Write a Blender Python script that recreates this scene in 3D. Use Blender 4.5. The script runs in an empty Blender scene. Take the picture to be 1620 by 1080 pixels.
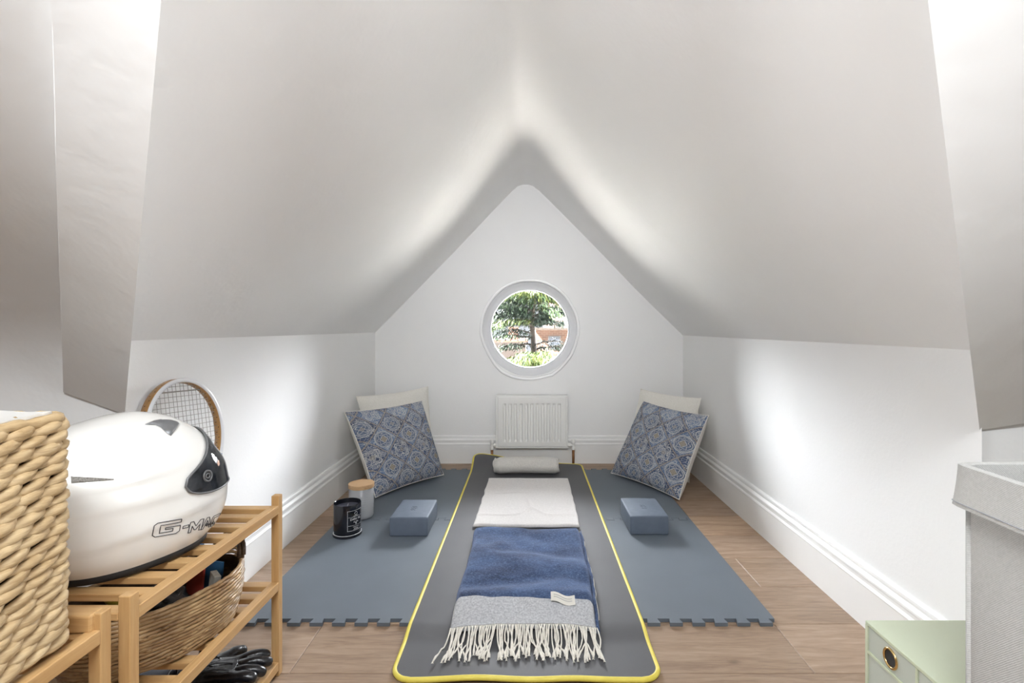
import bpy, bmesh, math, random
from mathutils import Vector, Matrix, noise as mnoise
from mathutils.bvhtree import BVHTree
random.seed(7)
sc = bpy.context.scene
C = sc.collection
PI = math.pi

# ------------------------------------------------------------------ camera
F_PX, VPX, VPY, CAMH = 800.0, 836.0, 518.0, 0.82
cam_d = bpy.data.cameras.new('camera')
cam = bpy.data.objects.new('camera', cam_d); C.objects.link(cam)
cam.location = (0, 0, CAMH); cam.rotation_euler = (PI/2, 0, 0)
cam_d.sensor_width = 36; cam_d.lens = 36*F_PX/1620
cam_d.shift_x = (810-VPX)/1620; cam_d.shift_y = (VPY-540)/1620
cam_d.clip_start = 0.02; cam_d.clip_end = 200
sc.camera = cam

# ------------------------------------------------------------------ world, lights, exposure
W = bpy.data.worlds.new('world'); sc.world = W; W.use_nodes = True
wt = W.node_tree; wt.nodes.clear()
wo = wt.nodes.new('ShaderNodeOutputWorld'); wb = wt.nodes.new('ShaderNodeBackground')
wc = wt.nodes.new('ShaderNodeTexCoord'); ws = wt.nodes.new('ShaderNodeSeparateXYZ'); wr = wt.nodes.new('ShaderNodeValToRGB')
wt.links.new(wc.outputs['Generated'], ws.inputs[0])
def wmath(op, a, b=None):
    n = wt.nodes.new('ShaderNodeMath'); n.operation = op
    for i, v in enumerate((a, b)):
        if v is None: continue
        if hasattr(v, 'is_linked'): wt.links.new(v, n.inputs[i])
        else: n.inputs[i].default_value = v
    return n.outputs[0]
def wstep(v, a, b):
    n = wt.nodes.new('ShaderNodeMapRange'); n.interpolation_type = 'SMOOTHSTEP'
    wt.links.new(v, n.inputs['Value']); n.inputs['From Min'].default_value = a; n.inputs['From Max'].default_value = b
    return n.outputs['Result']
# clear sky: pale blue, brightened high up beyond the houses to light the nook
SKY_BASE, SKY_GLOW = 0.17, 20.0
glow = wmath('MULTIPLY', wstep(ws.outputs['Z'], .075, .22), wstep(ws.outputs['Y'], -.05, .35))
side_ = wmath('ADD', wmath('MULTIPLY', wmath('ABSOLUTE', ws.outputs['X']), 1.5), .30)
glow = wmath('MULTIPLY', glow, side_)
wt.links.new(wstep(ws.outputs['Z'], -.02, .12), wr.inputs[0])
e = wr.color_ramp.elements
e[0].position = 0.0; e[0].color = (0.86, 0.92, 1.0, 1)
e[1].position = 1.0; e[1].color = (0.93, 0.96, 1.0, 1)
wb.inputs[1].default_value = 1.0
wt.links.new(wr.outputs[0], wb.inputs[0])
wt.links.new(wmath('ADD', wmath('MULTIPLY', glow, SKY_GLOW), SKY_BASE), wb.inputs[1])
wt.links.new(wb.outputs[0], wo.inputs[0])

def light(name, kind, loc, rot, energy, color=(1,1,1), size=1, size_y=None, **kw):
    d = bpy.data.lights.new(name, kind); d.energy = energy; d.color = color
    if kind == 'AREA':
        d.size = size
        if size_y: d.shape = 'RECTANGLE'; d.size_y = size_y
    for k, v in kw.items(): setattr(d, k, v)
    o = bpy.data.objects.new(name, d); C.objects.link(o); o.location = loc; o.rotation_euler = rot
    return o
sun = light('sun', 'SUN', (-5, -5, 10), (math.radians(40), 0, math.radians(-78)), 56, (1, .96, .9), angle=math.radians(.6))
# main room's roof light, plus unseen fill lights added beside and behind the camera
light('side_fill_light', 'AREA', (-1.75, .08, 1.08), (math.radians(90), 0, math.radians(-84)), 0.8, (.96, .98, 1), .5, .5, spread=math.radians(64))  # added side fill for the opposite ceiling slope
light('side_fill_light', 'AREA', (1.75, .08, 1.08), (math.radians(90), 0, math.radians(84)), 0.8, (.96, .98, 1), .5, .5, spread=math.radians(64))
light('roof_light', 'AREA', (0, -.42, 2.1), (0, 0, 0), 15, (.93, .97, 1), .8, .5)
light('front_fill_light', 'AREA', (0, -.12, 1.5), (math.radians(85), 0, 0), 1.45, (.95, .975, 1), .6, .28, spread=math.radians(78))  # added frontal fill aimed into the nook, no lamp there
# the sky seen through the round window
p_ = light('window_portal', 'AREA', (0, 3.25, .81), (math.radians(-90), 0, 0), 1, size=.56)
p_.data.cycles.is_portal = True

sc.view_settings.view_transform = 'Standard'; sc.view_settings.look = 'None'
sc.view_settings.gamma = 1.0; sc.view_settings.use_curve_mapping = False
sc.view_settings.exposure = 2.45
sc.cycles.use_denoising = True
sc.cycles.max_bounces = 10; sc.cycles.diffuse_bounces = 7; sc.cycles.transparent_max_bounces = 16
sc.cycles.sample_clamp_indirect = 6

def P(px, py, Y): return Vector(((px-VPX)/F_PX*Y, Y, CAMH-(py-VPY)/F_PX*Y))

# ------------------------------------------------------------------ materials
class NT:
    def __init__(s, name):
        s.m = bpy.data.materials.new(name); s.m.use_nodes = True
        s.t = s.m.node_tree; s.b = s.t.nodes['Principled BSDF']; s.out = s.t.nodes['Material Output']
    def n(s, kind, **kw):
        x = s.t.nodes.new(kind)
        for k, v in kw.items():
            if k in x.inputs.keys() if hasattr(x, 'inputs') else False: x.inputs[k].default_value = v
            else: setattr(x, k, v)
        return x
    def l(s, a, b): s.t.links.new(a, b)
    def coord(s, kind='Object', scale=(1,1,1)):
        c = s.n('ShaderNodeTexCoord'); mp = s.n('ShaderNodeMapping'); mp.inputs['Scale'].default_value = scale
        s.l(c.outputs[kind], mp.inputs[0]); return mp.outputs[0]
    def noise(s, vec, scale, detail=3, rough=.5, dist=0):
        x = s.n('ShaderNodeTexNoise'); x.inputs['Scale'].default_value = scale; x.inputs['Detail'].default_value = detail
        x.inputs['Roughness'].default_value = rough; x.inputs['Distortion'].default_value = dist
        s.l(vec, x.inputs['Vector']); return x.outputs['Fac']
    def ramp(s, fac, stops):
        r = s.n('ShaderNodeValToRGB'); el = r.color_ramp.elements
        while len(el) < len(stops): el.new(.5)
        for q, (p, c) in zip(el, stops): q.position = p; q.color = (*c, 1)
        s.l(fac, r.inputs[0]); return r.outputs[0]
    def mix(s, fac, a, b, mode='MIX'):
        x = s.n('ShaderNodeMix', data_type='RGBA', blend_type=mode)
        for i, v in ((0, fac), (6, a), (7, b)):
            if hasattr(v, 'is_linked'): s.l(v, x.inputs[i])
            else: x.inputs[i].default_value = v if i == 0 else (*v, 1)
        return x.outputs[2]
    def bump(s, h, strength=.3, dist=.001):
        x = s.n('ShaderNodeBump'); x.inputs['Strength'].default_value = strength; x.inputs['Distance'].default_value = dist
        s.l(h, x.inputs['Height'])
        if s.b.inputs['Normal'].is_linked:
            s.l(s.b.inputs['Normal'].links[0].from_socket, x.inputs['Normal'])
        s.l(x.outputs[0], s.b.inputs['Normal'])
    def col(s, c):
        if hasattr(c, 'is_linked'): s.l(c, s.b.inputs['Base Color'])
        else: s.b.inputs['Base Color'].default_value = (*c, 1)
class Ex:   # arithmetic on sockets
    def __init__(s, nt, sock): s.nt, s.s = nt, sock
    def op(s, o, b=None, c=None):
        n = s.nt.t.nodes.new('ShaderNodeMath'); n.operation = o
        for i, v in enumerate((s, b, c)):
            if v is None: continue
            if isinstance(v, Ex): s.nt.l(v.s, n.inputs[i])
            else: n.inputs[i].default_value = v
        return Ex(s.nt, n.outputs[0])
    def __add__(s, b): return s.op('ADD', b)
    def __sub__(s, b): return s.op('SUBTRACT', b)
    def __mul__(s, b): return s.op('MULTIPLY', b)
    def lt(s, b): return s.op('LESS_THAN', b)
    def gt(s, b): return s.op('GREATER_THAN', b)
    def band(s, c, w): return (s-c).op('ABSOLUTE').lt(w)
    def mx(s, b): return s.op('MAXIMUM', b)
    def mn(s, b): return s.op('MINIMUM', b)

def simple(name, c1, c2=None, rough=.5, scale=40, bump=0, bscale=200, metal=0, spec=None, coat=0, stretch=(1,1,1), bdist=.001, sheen=0, detail=3):
    t = NT(name); t.b.inputs['Roughness'].default_value = rough; t.b.inputs['Metallic'].default_value = metal
    if spec is not None: t.b.inputs['Specular IOR Level'].default_value = spec
    if coat: t.b.inputs['Coat Weight'].default_value = coat; t.b.inputs['Coat Roughness'].default_value = .06
    if sheen: t.b.inputs['Sheen Weight'].default_value = sheen; t.b.inputs['Sheen Roughness'].default_value = .5
    v = t.coord('Object', stretch)
    f = t.noise(v, scale, detail, .6)
    t.col(t.ramp(f, [(.3, c1), (.7, c2 or c1)]))
    if bump: t.bump(t.noise(v, bscale, 3, .6), bump, bdist)
    return t.m

M = {}
M['paint'] = simple('white wall paint', (.835,.835,.83), (.85,.85,.845), .62, 3, .25, 90, bdist=.0015)
M['paint_rough'] = simple('white trowelled plaster', (.83,.83,.825), (.85,.85,.845), .6, 2.5, .5, 14, bdist=.004)
M['ceiling_lit'] = simple('light-lifted ceiling plaster', (.875,.875,.87), (.895,.895,.89), .62, 2.5, .45, 14, bdist=.004)  # same plaster as the beams, whitened to stand in for missing light
M['paint_far'] = simple('darkened wall paint out of view', (.38,.39,.40), (.40,.41,.42), .6, 3)  # unseen walls darkened to cut light bounced onto the beams
M['trim'] = simple('white gloss trim paint', (.84,.84,.83), (.86,.86,.85), .32, 5, .1, 60)
M['upvc'] = simple('grey white window frame plastic', (.72,.725,.74), (.74,.745,.76), .35, 5)
M['bead'] = simple('bright white bead paint', (.93,.93,.93), None, .25, coat=.5)
M['radiator'] = simple('white radiator enamel', (.80,.795,.77), (.82,.815,.79), .4, 5, .05, 100)
M['copper'] = simple('aged copper pipe', (.22,.10,.045), (.34,.16,.07), .4, 60, metal=.6)
M['chrome'] = simple('chrome', (.7,.7,.7), None, .15, metal=1)
M['pvc_grey'] = simple('grey exercise mat foam', (.092,.092,.097), (.106,.106,.111), .55, 5, .25, 500, spec=.4)
M['yellow'] = simple('yellow edge binding', (.72,.60,.085), (.80,.68,.12), .5, 30, .2, 400)
M['eva'] = simple('blue grey foam tile', (.116,.137,.163), (.128,.150,.178), .55, 6, .35, 700, spec=.45)
M['block'] = simple('blue grey foam block', (.105,.132,.175), (.12,.148,.195), .6, 30, .3, 900, spec=.4)
M['block_logo'] = simple('embossed foam', (.11,.13,.17), None, .6)
M['linen'] = simple('cream linen', (.72,.70,.64), (.80,.78,.73), .9, 160, .6, 500, sheen=.2)
M['towel'] = simple('off white terry towel', (.66,.63,.61), (.76,.73,.71), .95, 120, .9, 420, bdist=.003, sheen=.3)
M['roll'] = simple('cream terry towel', (.62,.60,.56), (.74,.72,.67), .95, 150, 1.0, 450, bdist=.003, sheen=.3)
M['towel_edge'] = simple('towel hem', (.70,.67,.64), None, .9, 100)
M['fringe'] = simple('cream wool fringe', (.78,.74,.66), (.87,.84,.77), .9, 200, .5, 1500)
M['band_wool'] = simple('pale grey heather wool', (.33,.34,.37), (.66,.67,.69), .95, 200, .8, 500, bdist=.002, sheen=.3, detail=6)
M['tag'] = simple('woven cream tag', (.74,.72,.66), None, .8, 50)
M['tag_ink'] = simple('tag stitching', (.35,.35,.36), None, .8)
M['wax'] = simple('cream wax', (.70,.67,.58), (.76,.73,.64), .35, 20)
M['black_gloss'] = simple('black glazed glass', (.006,.007,.012), None, .12, spec=.6)
M['black_wax'] = simple('grey black wax', (.05,.052,.07), (.07,.07,.09), .4)
M['white_ink'] = simple('white print', (.75,.75,.75), None, .5)
M['grey_ink'] = simple('grey print', (.30,.31,.34), None, .6)
M['shell'] = simple('white helmet shell', (.80,.79,.76), (.815,.805,.775), .22, 3, coat=.6)
M['black_rubber'] = simple('black rubber trim', (.012,.012,.013), None, .55)
M['vent_grey'] = simple('silver grey plastic', (.16,.165,.17), (.2,.2,.205), .35, 40, metal=.3)
M['logo_ink'] = simple('charcoal outline print', (.05,.05,.055), None, .5)
M['visor_dark'] = simple('eye port with painted reflections', (.02,.022,.03), (.22,.23,.25), .25, 26, detail=5)  # pale noise imitates reflections in the visor
M['vent_mesh'] = simple('vent mesh', (.07,.06,.05), (.22,.20,.17), .5, 500)
M['leather'] = simple('black leather', (.006,.006,.008), (.012,.012,.014), .26, 30, .5, 130, bdist=.002, spec=.6)
M['leather_seam'] = simple('black stitched seam', (.03,.03,.033), None, .5)
M['mint'] = simple('mint green lacquer', (.60,.655,.49), (.62,.675,.51), .35, 4)
M['mint_drawer'] = simple('pale mint drawer board', (.53,.575,.51), (.55,.595,.53), .5, 4, .2, 300)
M['brass'] = simple('brass eyelet', (.72,.50,.22), None, .2, metal=1)
M['dark'] = simple('painted hole shade', (.03,.03,.03), None, .7)
M['navy_shoe'] = simple('dark navy leather', (.012,.015,.028), None, .35)
M['blue_paint'] = simple('blue racket lacquer', (.05,.16,.33), (.07,.19,.37), .25, 20, coat=.4)
M['white_paint'] = simple('white racket lacquer', (.72,.73,.75), None, .3, coat=.4)
M['string'] = simple('racket string', (.30,.28,.25), None, .4)
M['book_blue'] = simple('blue card cover', (.03,.11,.22), None, .5)
M['book_red'] = simple('red card cover', (.45,.06,.04), None, .5)
M['card_white'] = simple('white printed card', (.70,.70,.66), (.45,.42,.33), .5, 60)
M['mustard'] = simple('mustard plastic', (.38,.28,.03), None, .35)
M['bark'] = simple('grey brown bark', (.04,.03,.024), (.014,.010,.008), .9, 9, .8, 20, bdist=.02)
M['ground'] = simple('pale bounce surface', (.62,.60,.56), (.7,.68,.64), .9, 1)
M['lawn'] = simple('garden gravel', (.10,.10,.095), (.13,.13,.12), .9, 2)
M['render_wall'] = simple('grey rendered wall', (.09,.085,.085), (.11,.11,.11), .9, 2)
M['roof_tile'] = simple('red brown roof tiles', (.06,.028,.02), (.09,.045,.03), .9, 8)
M['pane_dark'] = simple('dark window pane', (.02,.025,.035), None, .2)

def wood(name, ca, cb, cc, axis, rough=.45, scale=60):
    t = NT(name); t.b.inputs['Roughness'].default_value = rough
    st = [1, 1, 1]; st[axis] = .06
    v = t.coord('Object', st)
    g = t.noise(v, scale, 5, .6, .6); g2 = t.noise(v, scale*4, 3, .5)
    c = t.ramp(g, [(.3, ca), (.5, cb), (.7, cc)])
    t.col(t.mix(.25, c, t.ramp(g2, [(.35, ca), (.65, cc)])))
    t.bump(g2, .12, .0006)
    return t.m
BA = ((.44,.25,.095), (.53,.32,.135), (.60,.39,.185))
M['bamboo_x'] = wood('bamboo along x', *BA, 0)
M['bamboo_y'] = wood('bamboo along y', *BA, 1)
M['bamboo_z'] = wood('bamboo along z', *BA, 2)
M['lid_wood'] = wood('pale beech lid', (.46,.27,.13), (.58,.37,.20), (.64,.43,.25), 0, .5, 40)
M['racket_wood'] = wood('ash racket wood', (.33,.17,.05), (.43,.23,.08), (.50,.29,.11), 2, .35, 30)
M['hole'] = simple('string hole', (.05,.02,.01), None, .6)

def m_floor():
    t = NT('oak floorboards'); t.b.inputs['Roughness'].default_value = .48
    v = t.coord('Object', (.9, 9, 1)); a = t.n('ShaderNodeVertexColor', layer_name='plank')
    sep = t.n('ShaderNodeSeparateColor'); t.l(a.outputs[0], sep.inputs[0])
    off = t.n('ShaderNodeCombineXYZ'); ad = t.n('ShaderNodeVectorMath', operation='MULTIPLY_ADD')
    t.l(a.outputs[0], ad.inputs[0]); ad.inputs[1].default_value = (37, 91, 17); t.l(v, ad.inputs[2])
    g = t.noise(ad.outputs[0], 4.0, 6, .62, 1.2); g2 = t.noise(ad.outputs[0], 26, 4, .6, .3)
    c = t.ramp(g, [(.30, (.225,.145,.093)), (.5, (.375,.262,.178)), (.70, (.50,.375,.275))])
    c = t.mix(.35, c, t.ramp(g2, [(.3, (.26,.18,.125)), (.7, (.49,.375,.28))]))
    tint = t.ramp(sep.outputs[0], [(0, (.76,.73,.70)), (.5, (.98,.96,.95)), (1, (1.18,1.13,1.07))])
    c = t.mix(1.0, c, tint, 'MULTIPLY')
    # knots
    vo = t.n('ShaderNodeTexVoronoi'); vo.inputs['Scale'].default_value = 3.1
    cv = t.coord('Object', (1, 2.2, 1)); ad2 = t.n('ShaderNodeVectorMath', operation='MULTIPLY_ADD')
    t.l(a.outputs[0], ad2.inputs[0]); ad2.inputs[1].default_value = (11, 23, 7); t.l(cv, ad2.inputs[2])
    wob = t.noise(ad2.outputs[0], 30, 3)
    t.l(ad2.outputs[0], vo.inputs['Vector'])
    d = Ex(t, vo.outputs['Distance']) + (Ex(t, wob)-.5)*.05
    k = t.ramp(d.s, [(.0, (1,1,1)), (.035, (.75,.75,.75)), (.085, (.12,.12,.12)), (.13, (0,0,0))])
    c = t.mix(k, c, (.10,.062,.04))
    t.col(c); t.bump(g2, .15, .0008)
    return t.m
M['floor'] = m_floor()

def m_throw():
    t = NT('navy heather wool'); t.b.inputs['Roughness'].default_value = .95
    t.b.inputs['Sheen Weight'].default_value = .35; t.b.inputs['Sheen Tint'].default_value = (.5,.6,.9,1)
    v = t.coord('Object', (1, 1, 1)); f = t.noise(v, 160, 6, .75); f2 = t.noise(t.coord('Object', (.7, 1.6, 1)), 9, 5, .65)
    c = t.ramp(f, [(.38, (.006,.014,.042)), (.5, (.020,.044,.115)), (.60, (.075,.12,.22)), (.72, (.30,.37,.50))])
    c = t.mix(.42, c, t.ramp(f2, [(.38, (.004,.009,.028)), (.64, (.085,.15,.30))]))
    t.col(c); t.bump(f, .9, .002); t.bump(f2, .4, .004)
    return t.m
M['throw'] = m_throw()

def m_hamper():
    t = NT('grey woven linen'); t.b.inputs['Roughness'].default_value = .9
    v = t.coord('Object', (1, 1, 1))
    w = t.n('ShaderNodeTexWave'); w.inputs['Scale'].default_value = 230; w.inputs['Distortion'].default_value = 1.2
    w.bands_direction = 'DIAGONAL'; t.l(v, w.inputs['Vector'])
    f = t.noise(v, 300, 4, .6)
    c = t.ramp(f, [(.3, (.39,.385,.37)), (.7, (.49,.485,.47))])
    c = t.mix(.35, c, t.ramp(w.outputs['Fac'], [(0, (.38,.375,.36)), (1, (.50,.495,.48))]))
    t.col(c); t.bump(w.outputs['Fac'], .35, .0008)
    return t.m
M['hamper'] = m_hamper()

def m_strand(name, cs, scale=(1,1,1), ns=70, rough=.55):
    t = NT(name); t.b.inputs['Roughness'].default_value = rough
    v = t.coord('Object', scale); f = t.noise(v, ns, 5, .6, .5); g = t.noise(t.coord('Object', (1,1,1)), 16, 3)
    c = t.ramp(f, [(.3, cs[0]), (.5, cs[1]), (.72, cs[2])])
    t.col(t.mix(.35, c, t.ramp(g, [(.35, cs[0]), (.65, cs[2])]))); t.bump(f, .6, .0015)
    return t.m
M['hyacinth'] = m_strand('water hyacinth strand', ((.33,.215,.10), (.49,.35,.185), (.62,.48,.29)), (1, .35, 2.4), 90)
M['rattan'] = m_strand('brown sea grass strand', ((.15,.075,.03), (.36,.22,.10), (.58,.41,.22)), (1,1,2.5), 45, .38)
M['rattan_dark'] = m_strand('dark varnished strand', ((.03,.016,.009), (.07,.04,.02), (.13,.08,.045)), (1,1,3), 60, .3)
M['weave_gap'] = simple('weave gap shade', (.16,.10,.05), (.10,.06,.03), .8, 60)
M['liner'] = simple('white cotton liner', (.75,.74,.71), None, .9)

def m_cushion():
    t = NT('blue medallion print'); t.b.inputs['Roughness'].default_value = .85
    uv = t.n('ShaderNodeTexCoord'); wn = t.n('ShaderNodeTexNoise'); wn.inputs['Scale'].default_value = 14
    t.l(uv.outputs['UV'], wn.inputs['Vector'])
    sp = t.n('ShaderNodeSeparateXYZ'); t.l(uv.outputs['UV'], sp.inputs[0])
    wob = (Ex(t, wn.outputs['Fac'])-.5)*.018
    u = Ex(t, sp.outputs[0]) + wob; v = Ex(t, sp.outputs[1]) + wob
    k = 2.95
    a = (u+v)*k + 7.12; b = (u-v)*k + 9.55
    fa = a.op('FRACT')-.5; fb = b.op('FRACT')-.5
    aa = fa.op('ABSOLUTE'); ab = fb.op('ABSOLUTE')
    par = (a.op('FLOOR')+b.op('FLOOR')).op('MODULO', 2)
    ty_ = (a.op('FLOOR')+b.op('FLOOR')*2).op('MODULO', 3); t3 = ty_.band(0, .5); inv = lambda x: (x*-1)+1
    r = (fa*fa+fb*fb).op('SQRT'); th = fb.op('ARCTAN2', fa); sq = aa.mx(ab); di = aa+ab
    c8 = (th*8).op('COSINE'); c4 = (th*4).op('COSINE'); c6 = (th*12).op('COSINE')
    vo = t.n('ShaderNodeTexVoronoi'); vo.inputs['Scale'].default_value = 19; t.l(uv.outputs['UV'], vo.inputs['Vector'])
    vo2 = t.n('ShaderNodeTexVoronoi', feature='DISTANCE_TO_EDGE'); vo2.inputs['Scale'].default_value = 30; t.l(uv.outputs['UV'], vo2.inputs['Vector'])
    D = Ex(t, vo.outputs['Distance']); E2 = Ex(t, vo2.outputs['Distance'])
    scroll = D.band(.27, .05).mx(D.band(.50, .035)).mx(D.lt(.10)).mx(E2.lt(.035))
    R1 = r.band(.40, .016).mx(r.band(.35, .010)).mx((r-(c8*.04+.26)).band(0, .015)).mx(sq.band(.14, .013)).mx((r-(c4*.05+.085)).band(0, .013))
    R2 = r.band(.38, .014).mx(r.band(.27, .011)).mx((r-(c6*.022+.325)).band(0, .010)).mx((r-(c4*.06+.16)).band(0, .016)).mx(r.band(.07, .010)).mx(r.lt(.025))
    R3 = (r-(c4*.10+.30)).band(0, .018).mx((r-(c4*.09+.22)).band(0, .012)).mx((r-(c8*.03+.11)).band(0, .012)).mx(di.band(.46, .012)).mx(r.lt(.03))
    rings = (R1*par+R2*inv(par))*inv(t3)+R3*t3
    inside = r.lt(.385)*inv(t3)
    lines = rings.mx(scroll*inv(inside)*.85).mx(E2.lt(.03)*inside*r.gt(.17)*.35).mn(1)
    border = sq.gt(.480); border2 = sq.band(.455, .009)
    n = t.noise(uv.outputs['UV'], 5, 3); n2 = t.noise(uv.outputs['UV'], 110, 3, .7)
    gA = t.ramp(n, [(.35, (.024,.042,.095)), (.65, (.06,.11,.23))])
    gB = t.ramp(n, [(.35, (.09,.135,.24)), (.65, (.14,.22,.37))])
    g = t.mix(par.s, gA, gB)
    g = t.mix((inside*.5).s, g, t.mix(par.s, (.16,.21,.30), (.035,.055,.11)))
    lc = t.ramp(n2, [(.35, (.46,.47,.49)), (.65, (.70,.68,.63))])
    c = t.mix((lines*.85).s, g, lc)
    c = t.mix((sq.lt(.115)*par*inv(t3)*.7).s, c, (.36,.30,.19))
    c = t.mix((r.lt(.10)*inv(par)*.35).s, c, (.30,.24,.14))
    c = t.mix((border2*.85).s, c, (.025,.035,.07))
    c = t.mix((border*.75).s, c, (.33,.26,.18))
    c = t.mix(.12, c, t.ramp(n2, [(.4, (.03,.04,.07)), (.6, (.5,.5,.48))]))
    t.col(c); t.bump(n2, .35, .0008)
    return t.m
M['cushion'] = m_cushion()

def m_brick():
    t = NT('orange brown brick'); t.b.inputs['Roughness'].default_value = .9
    c = t.n('ShaderNodeTexCoord'); mp = t.n('ShaderNodeMapping'); mp.inputs['Rotation'].default_value = (PI/2, 0, 0)
    t.l(c.outputs['Object'], mp.inputs[0])
    b = t.n('ShaderNodeTexBrick'); t.l(mp.outputs[0], b.inputs['Vector'])
    b.inputs['Color1'].default_value = (.10,.05,.034,1); b.inputs['Color2'].default_value = (.065,.03,.02,1)
    b.inputs['Mortar'].default_value = (.13,.10,.08,1); b.inputs['Scale'].default_value = 1
    b.inputs['Brick Width'].default_value = .23; b.inputs['Row Height'].default_value = .08; b.inputs['Mortar Size'].default_value = .008
    t.col(b.outputs[0]); return t.m
M['brick'] = m_brick()

def m_leaf():
    t = NT('conifer needles'); t.b.inputs['Roughness'].default_value = .6
    a = t.n('ShaderNodeVertexColor', layer_name='leaf'); sep = t.n('ShaderNodeSeparateColor'); t.l(a.outputs[0], sep.inputs[0])
    c = t.ramp(sep.outputs[0], [(0, (.003,.009,.006)), (.5, (.012,.025,.007)), (1, (.033,.042,.007))])
    t.col(c); t.b.inputs['Specular IOR Level'].default_value = .2
    return t.m
M['needles'] = m_leaf()

def m_glass(name, tint=(1,1,1), gl=.06, glossr=.02):
    t = NT(name); t.t.nodes.remove(t.b)
    tr = t.n('ShaderNodeBsdfTransparent'); tr.inputs[0].default_value = (*tint, 1)
    gs = t.n('ShaderNodeBsdfGlossy'); gs.inputs['Roughness'].default_value = glossr
    fr = t.n('ShaderNodeFresnel'); fr.inputs[0].default_value = 1.45
    mx = t.n('ShaderNodeMixShader'); t.l(fr.outputs[0], mx.inputs[0]); t.l(tr.outputs[0], mx.inputs[1]); t.l(gs.outputs[0], mx.inputs[2])
    t.l(mx.outputs[0], t.out.inputs[0]); return t.m
M['glass'] = m_glass('window glass')
M['visor'] = m_glass('clear smoky visor', (.62,.64,.66), glossr=.03)
def m_jar():
    t = NT('frosted candle glass'); t.b.inputs['Roughness'].default_value = .25; t.b.inputs['Alpha'].default_value = .45
    t.col((.62,.64,.68)); return t.m
M['jar'] = m_jar()

# ------------------------------------------------------------------ geometry helpers
def obj(name, bm, mats, parent=None, smooth=False, loc=None, recalc=True):
    me = bpy.data.meshes.new(name)
    if recalc: bmesh.ops.recalc_face_normals(bm, faces=bm.faces[:])
    bm.to_mesh(me); bm.free()
    for m in (mats if isinstance(mats, (list, tuple)) else [mats]): me.materials.append(M[m])
    if smooth: me.shade_smooth()
    o = bpy.data.objects.new(name, me); C.objects.link(o)
    if parent: o.parent = parent
    if loc: o.location = loc
    return o
def sharp(o, deg=35):
    o.data.shade_smooth(); o.data.set_sharp_from_angle(angle=math.radians(deg)); return o
def tag(o, label, cat, group=None, kind=None):
    o['label'] = label; o['category'] = cat
    if group: o['group'] = group
    if kind: o['kind'] = kind
    return o
def thing(name, loc, label, cat, group=None, rz=0):
    o = bpy.data.objects.new(name, None); C.objects.link(o); o.location = loc; o.rotation_euler = (0, 0, rz)
    o.empty_display_size = .05
    return tag(o, label, cat, group)
def struct(name, bm, mats, **kw):
    o = obj(name, bm, mats, **kw)
    if not kw.get('parent'): o['kind'] = 'structure'
    return o
def add_box(bm, lo, hi, bev=0, mi=0, mat=None, seg=2):
    r = bmesh.ops.create_cube(bm, size=1); vs = r['verts']
    lo, hi = Vector(lo), Vector(hi); c = (lo+hi)/2; s = hi-lo
    for v in vs: v.co = Vector((v.co.x*s.x, v.co.y*s.y, v.co.z*s.z)) + c
    fs = set(f for v in vs for f in v.link_faces)
    if bev:
        es = list(set(ed for v in vs for ed in v.link_edges))
        rr = bmesh.ops.bevel(bm, geom=es, offset=bev, segments=seg, affect='EDGES', profile=.5)
        vs = list(set(rr['verts']) | set(v for v in vs if v.is_valid))
        fs = set(f for v in vs for f in v.link_faces)
    for f in fs: f.material_index = mi
    if mat is not None:
        for v in set(v for f in fs for v in f.verts): v.co = mat @ v.co
    return bm
def box(lo, hi, bev=0, **k): return add_box(bmesh.new(), lo, hi, bev, **k)
def frames(pts, closed=False):
    n = len(pts); out = []
    up = Vector((0,0,1))
    t0 = (pts[1]-pts[0]).normalized()
    nrm = up.cross(t0)
    if nrm.length < .1: nrm = Vector((1,0,0)).cross(t0)
    nrm.normalize()
    for i in range(n):
        if closed: t = pts[(i+1) % n]-pts[i-1]
        else: t = pts[min(i+1, n-1)]-pts[max(i-1, 0)]
        t.normalize()
        nrm = (nrm - t*nrm.dot(t)).normalized()
        out.append((nrm.copy(), t.cross(nrm).normalized()))
    return out
def add_tube(bm, pts, r, seg=8, closed=False, caps=True, mi=0):
    pts = [Vector(p) for p in pts]; fr = frames(pts, closed); rings = []
    for i, p in enumerate(pts):
        ri = r[i] if isinstance(r, (list, tuple)) else r
        a, b = fr[i]
        rings.append([bm.verts.new(p + (a*math.cos(2*PI*k/seg)+b*math.sin(2*PI*k/seg))*ri) for k in range(seg)])
    n = len(rings)
    for i in range(n if closed else n-1):
        A, B = rings[i], rings[(i+1) % n]
        for k in range(seg):
            f = bm.faces.new((A[k], A[(k+1) % seg], B[(k+1) % seg], B[k])); f.material_index = mi; f.smooth = True
    if caps and not closed:
        for R in (rings[0], rings[-1]):
            f = bm.faces.new(R); f.material_index = mi
    return bm
def add_lathe(bm, prof, seg=48, c=(0,0,0), mi=0, close=False):
    c = Vector(c); rings = []
    for r, z in prof:
        if r < 1e-6: rings.append([bm.verts.new(c+Vector((0,0,z)))])
        else: rings.append([bm.verts.new(c+Vector((r*math.cos(2*PI*k/seg), r*math.sin(2*PI*k/seg), z))) for k in range(seg)])
    for A, B in zip(rings, rings[1:]):
        for k in range(seg):
            k2 = (k+1) % seg
            if len(A) == 1 and len(B) == 1: continue
            if len(A) == 1: vs = (A[0], B[k2], B[k])
            elif len(B) == 1: vs = (A[k], A[k2], B[0])
            else: vs = (A[k], A[k2], B[k2], B[k])
            f = bm.faces.new(vs); f.material_index = mi; f.smooth = True
    return bm
def add_poly(bm, pts, mi=0):
    f = bm.faces.new([bm.verts.new(Vector(p)) for p in pts]); f.material_index = mi; return f
def poly(*polys):
    bm = bmesh.new()
    for p in polys: add_poly(bm, p)
    return bm
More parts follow.
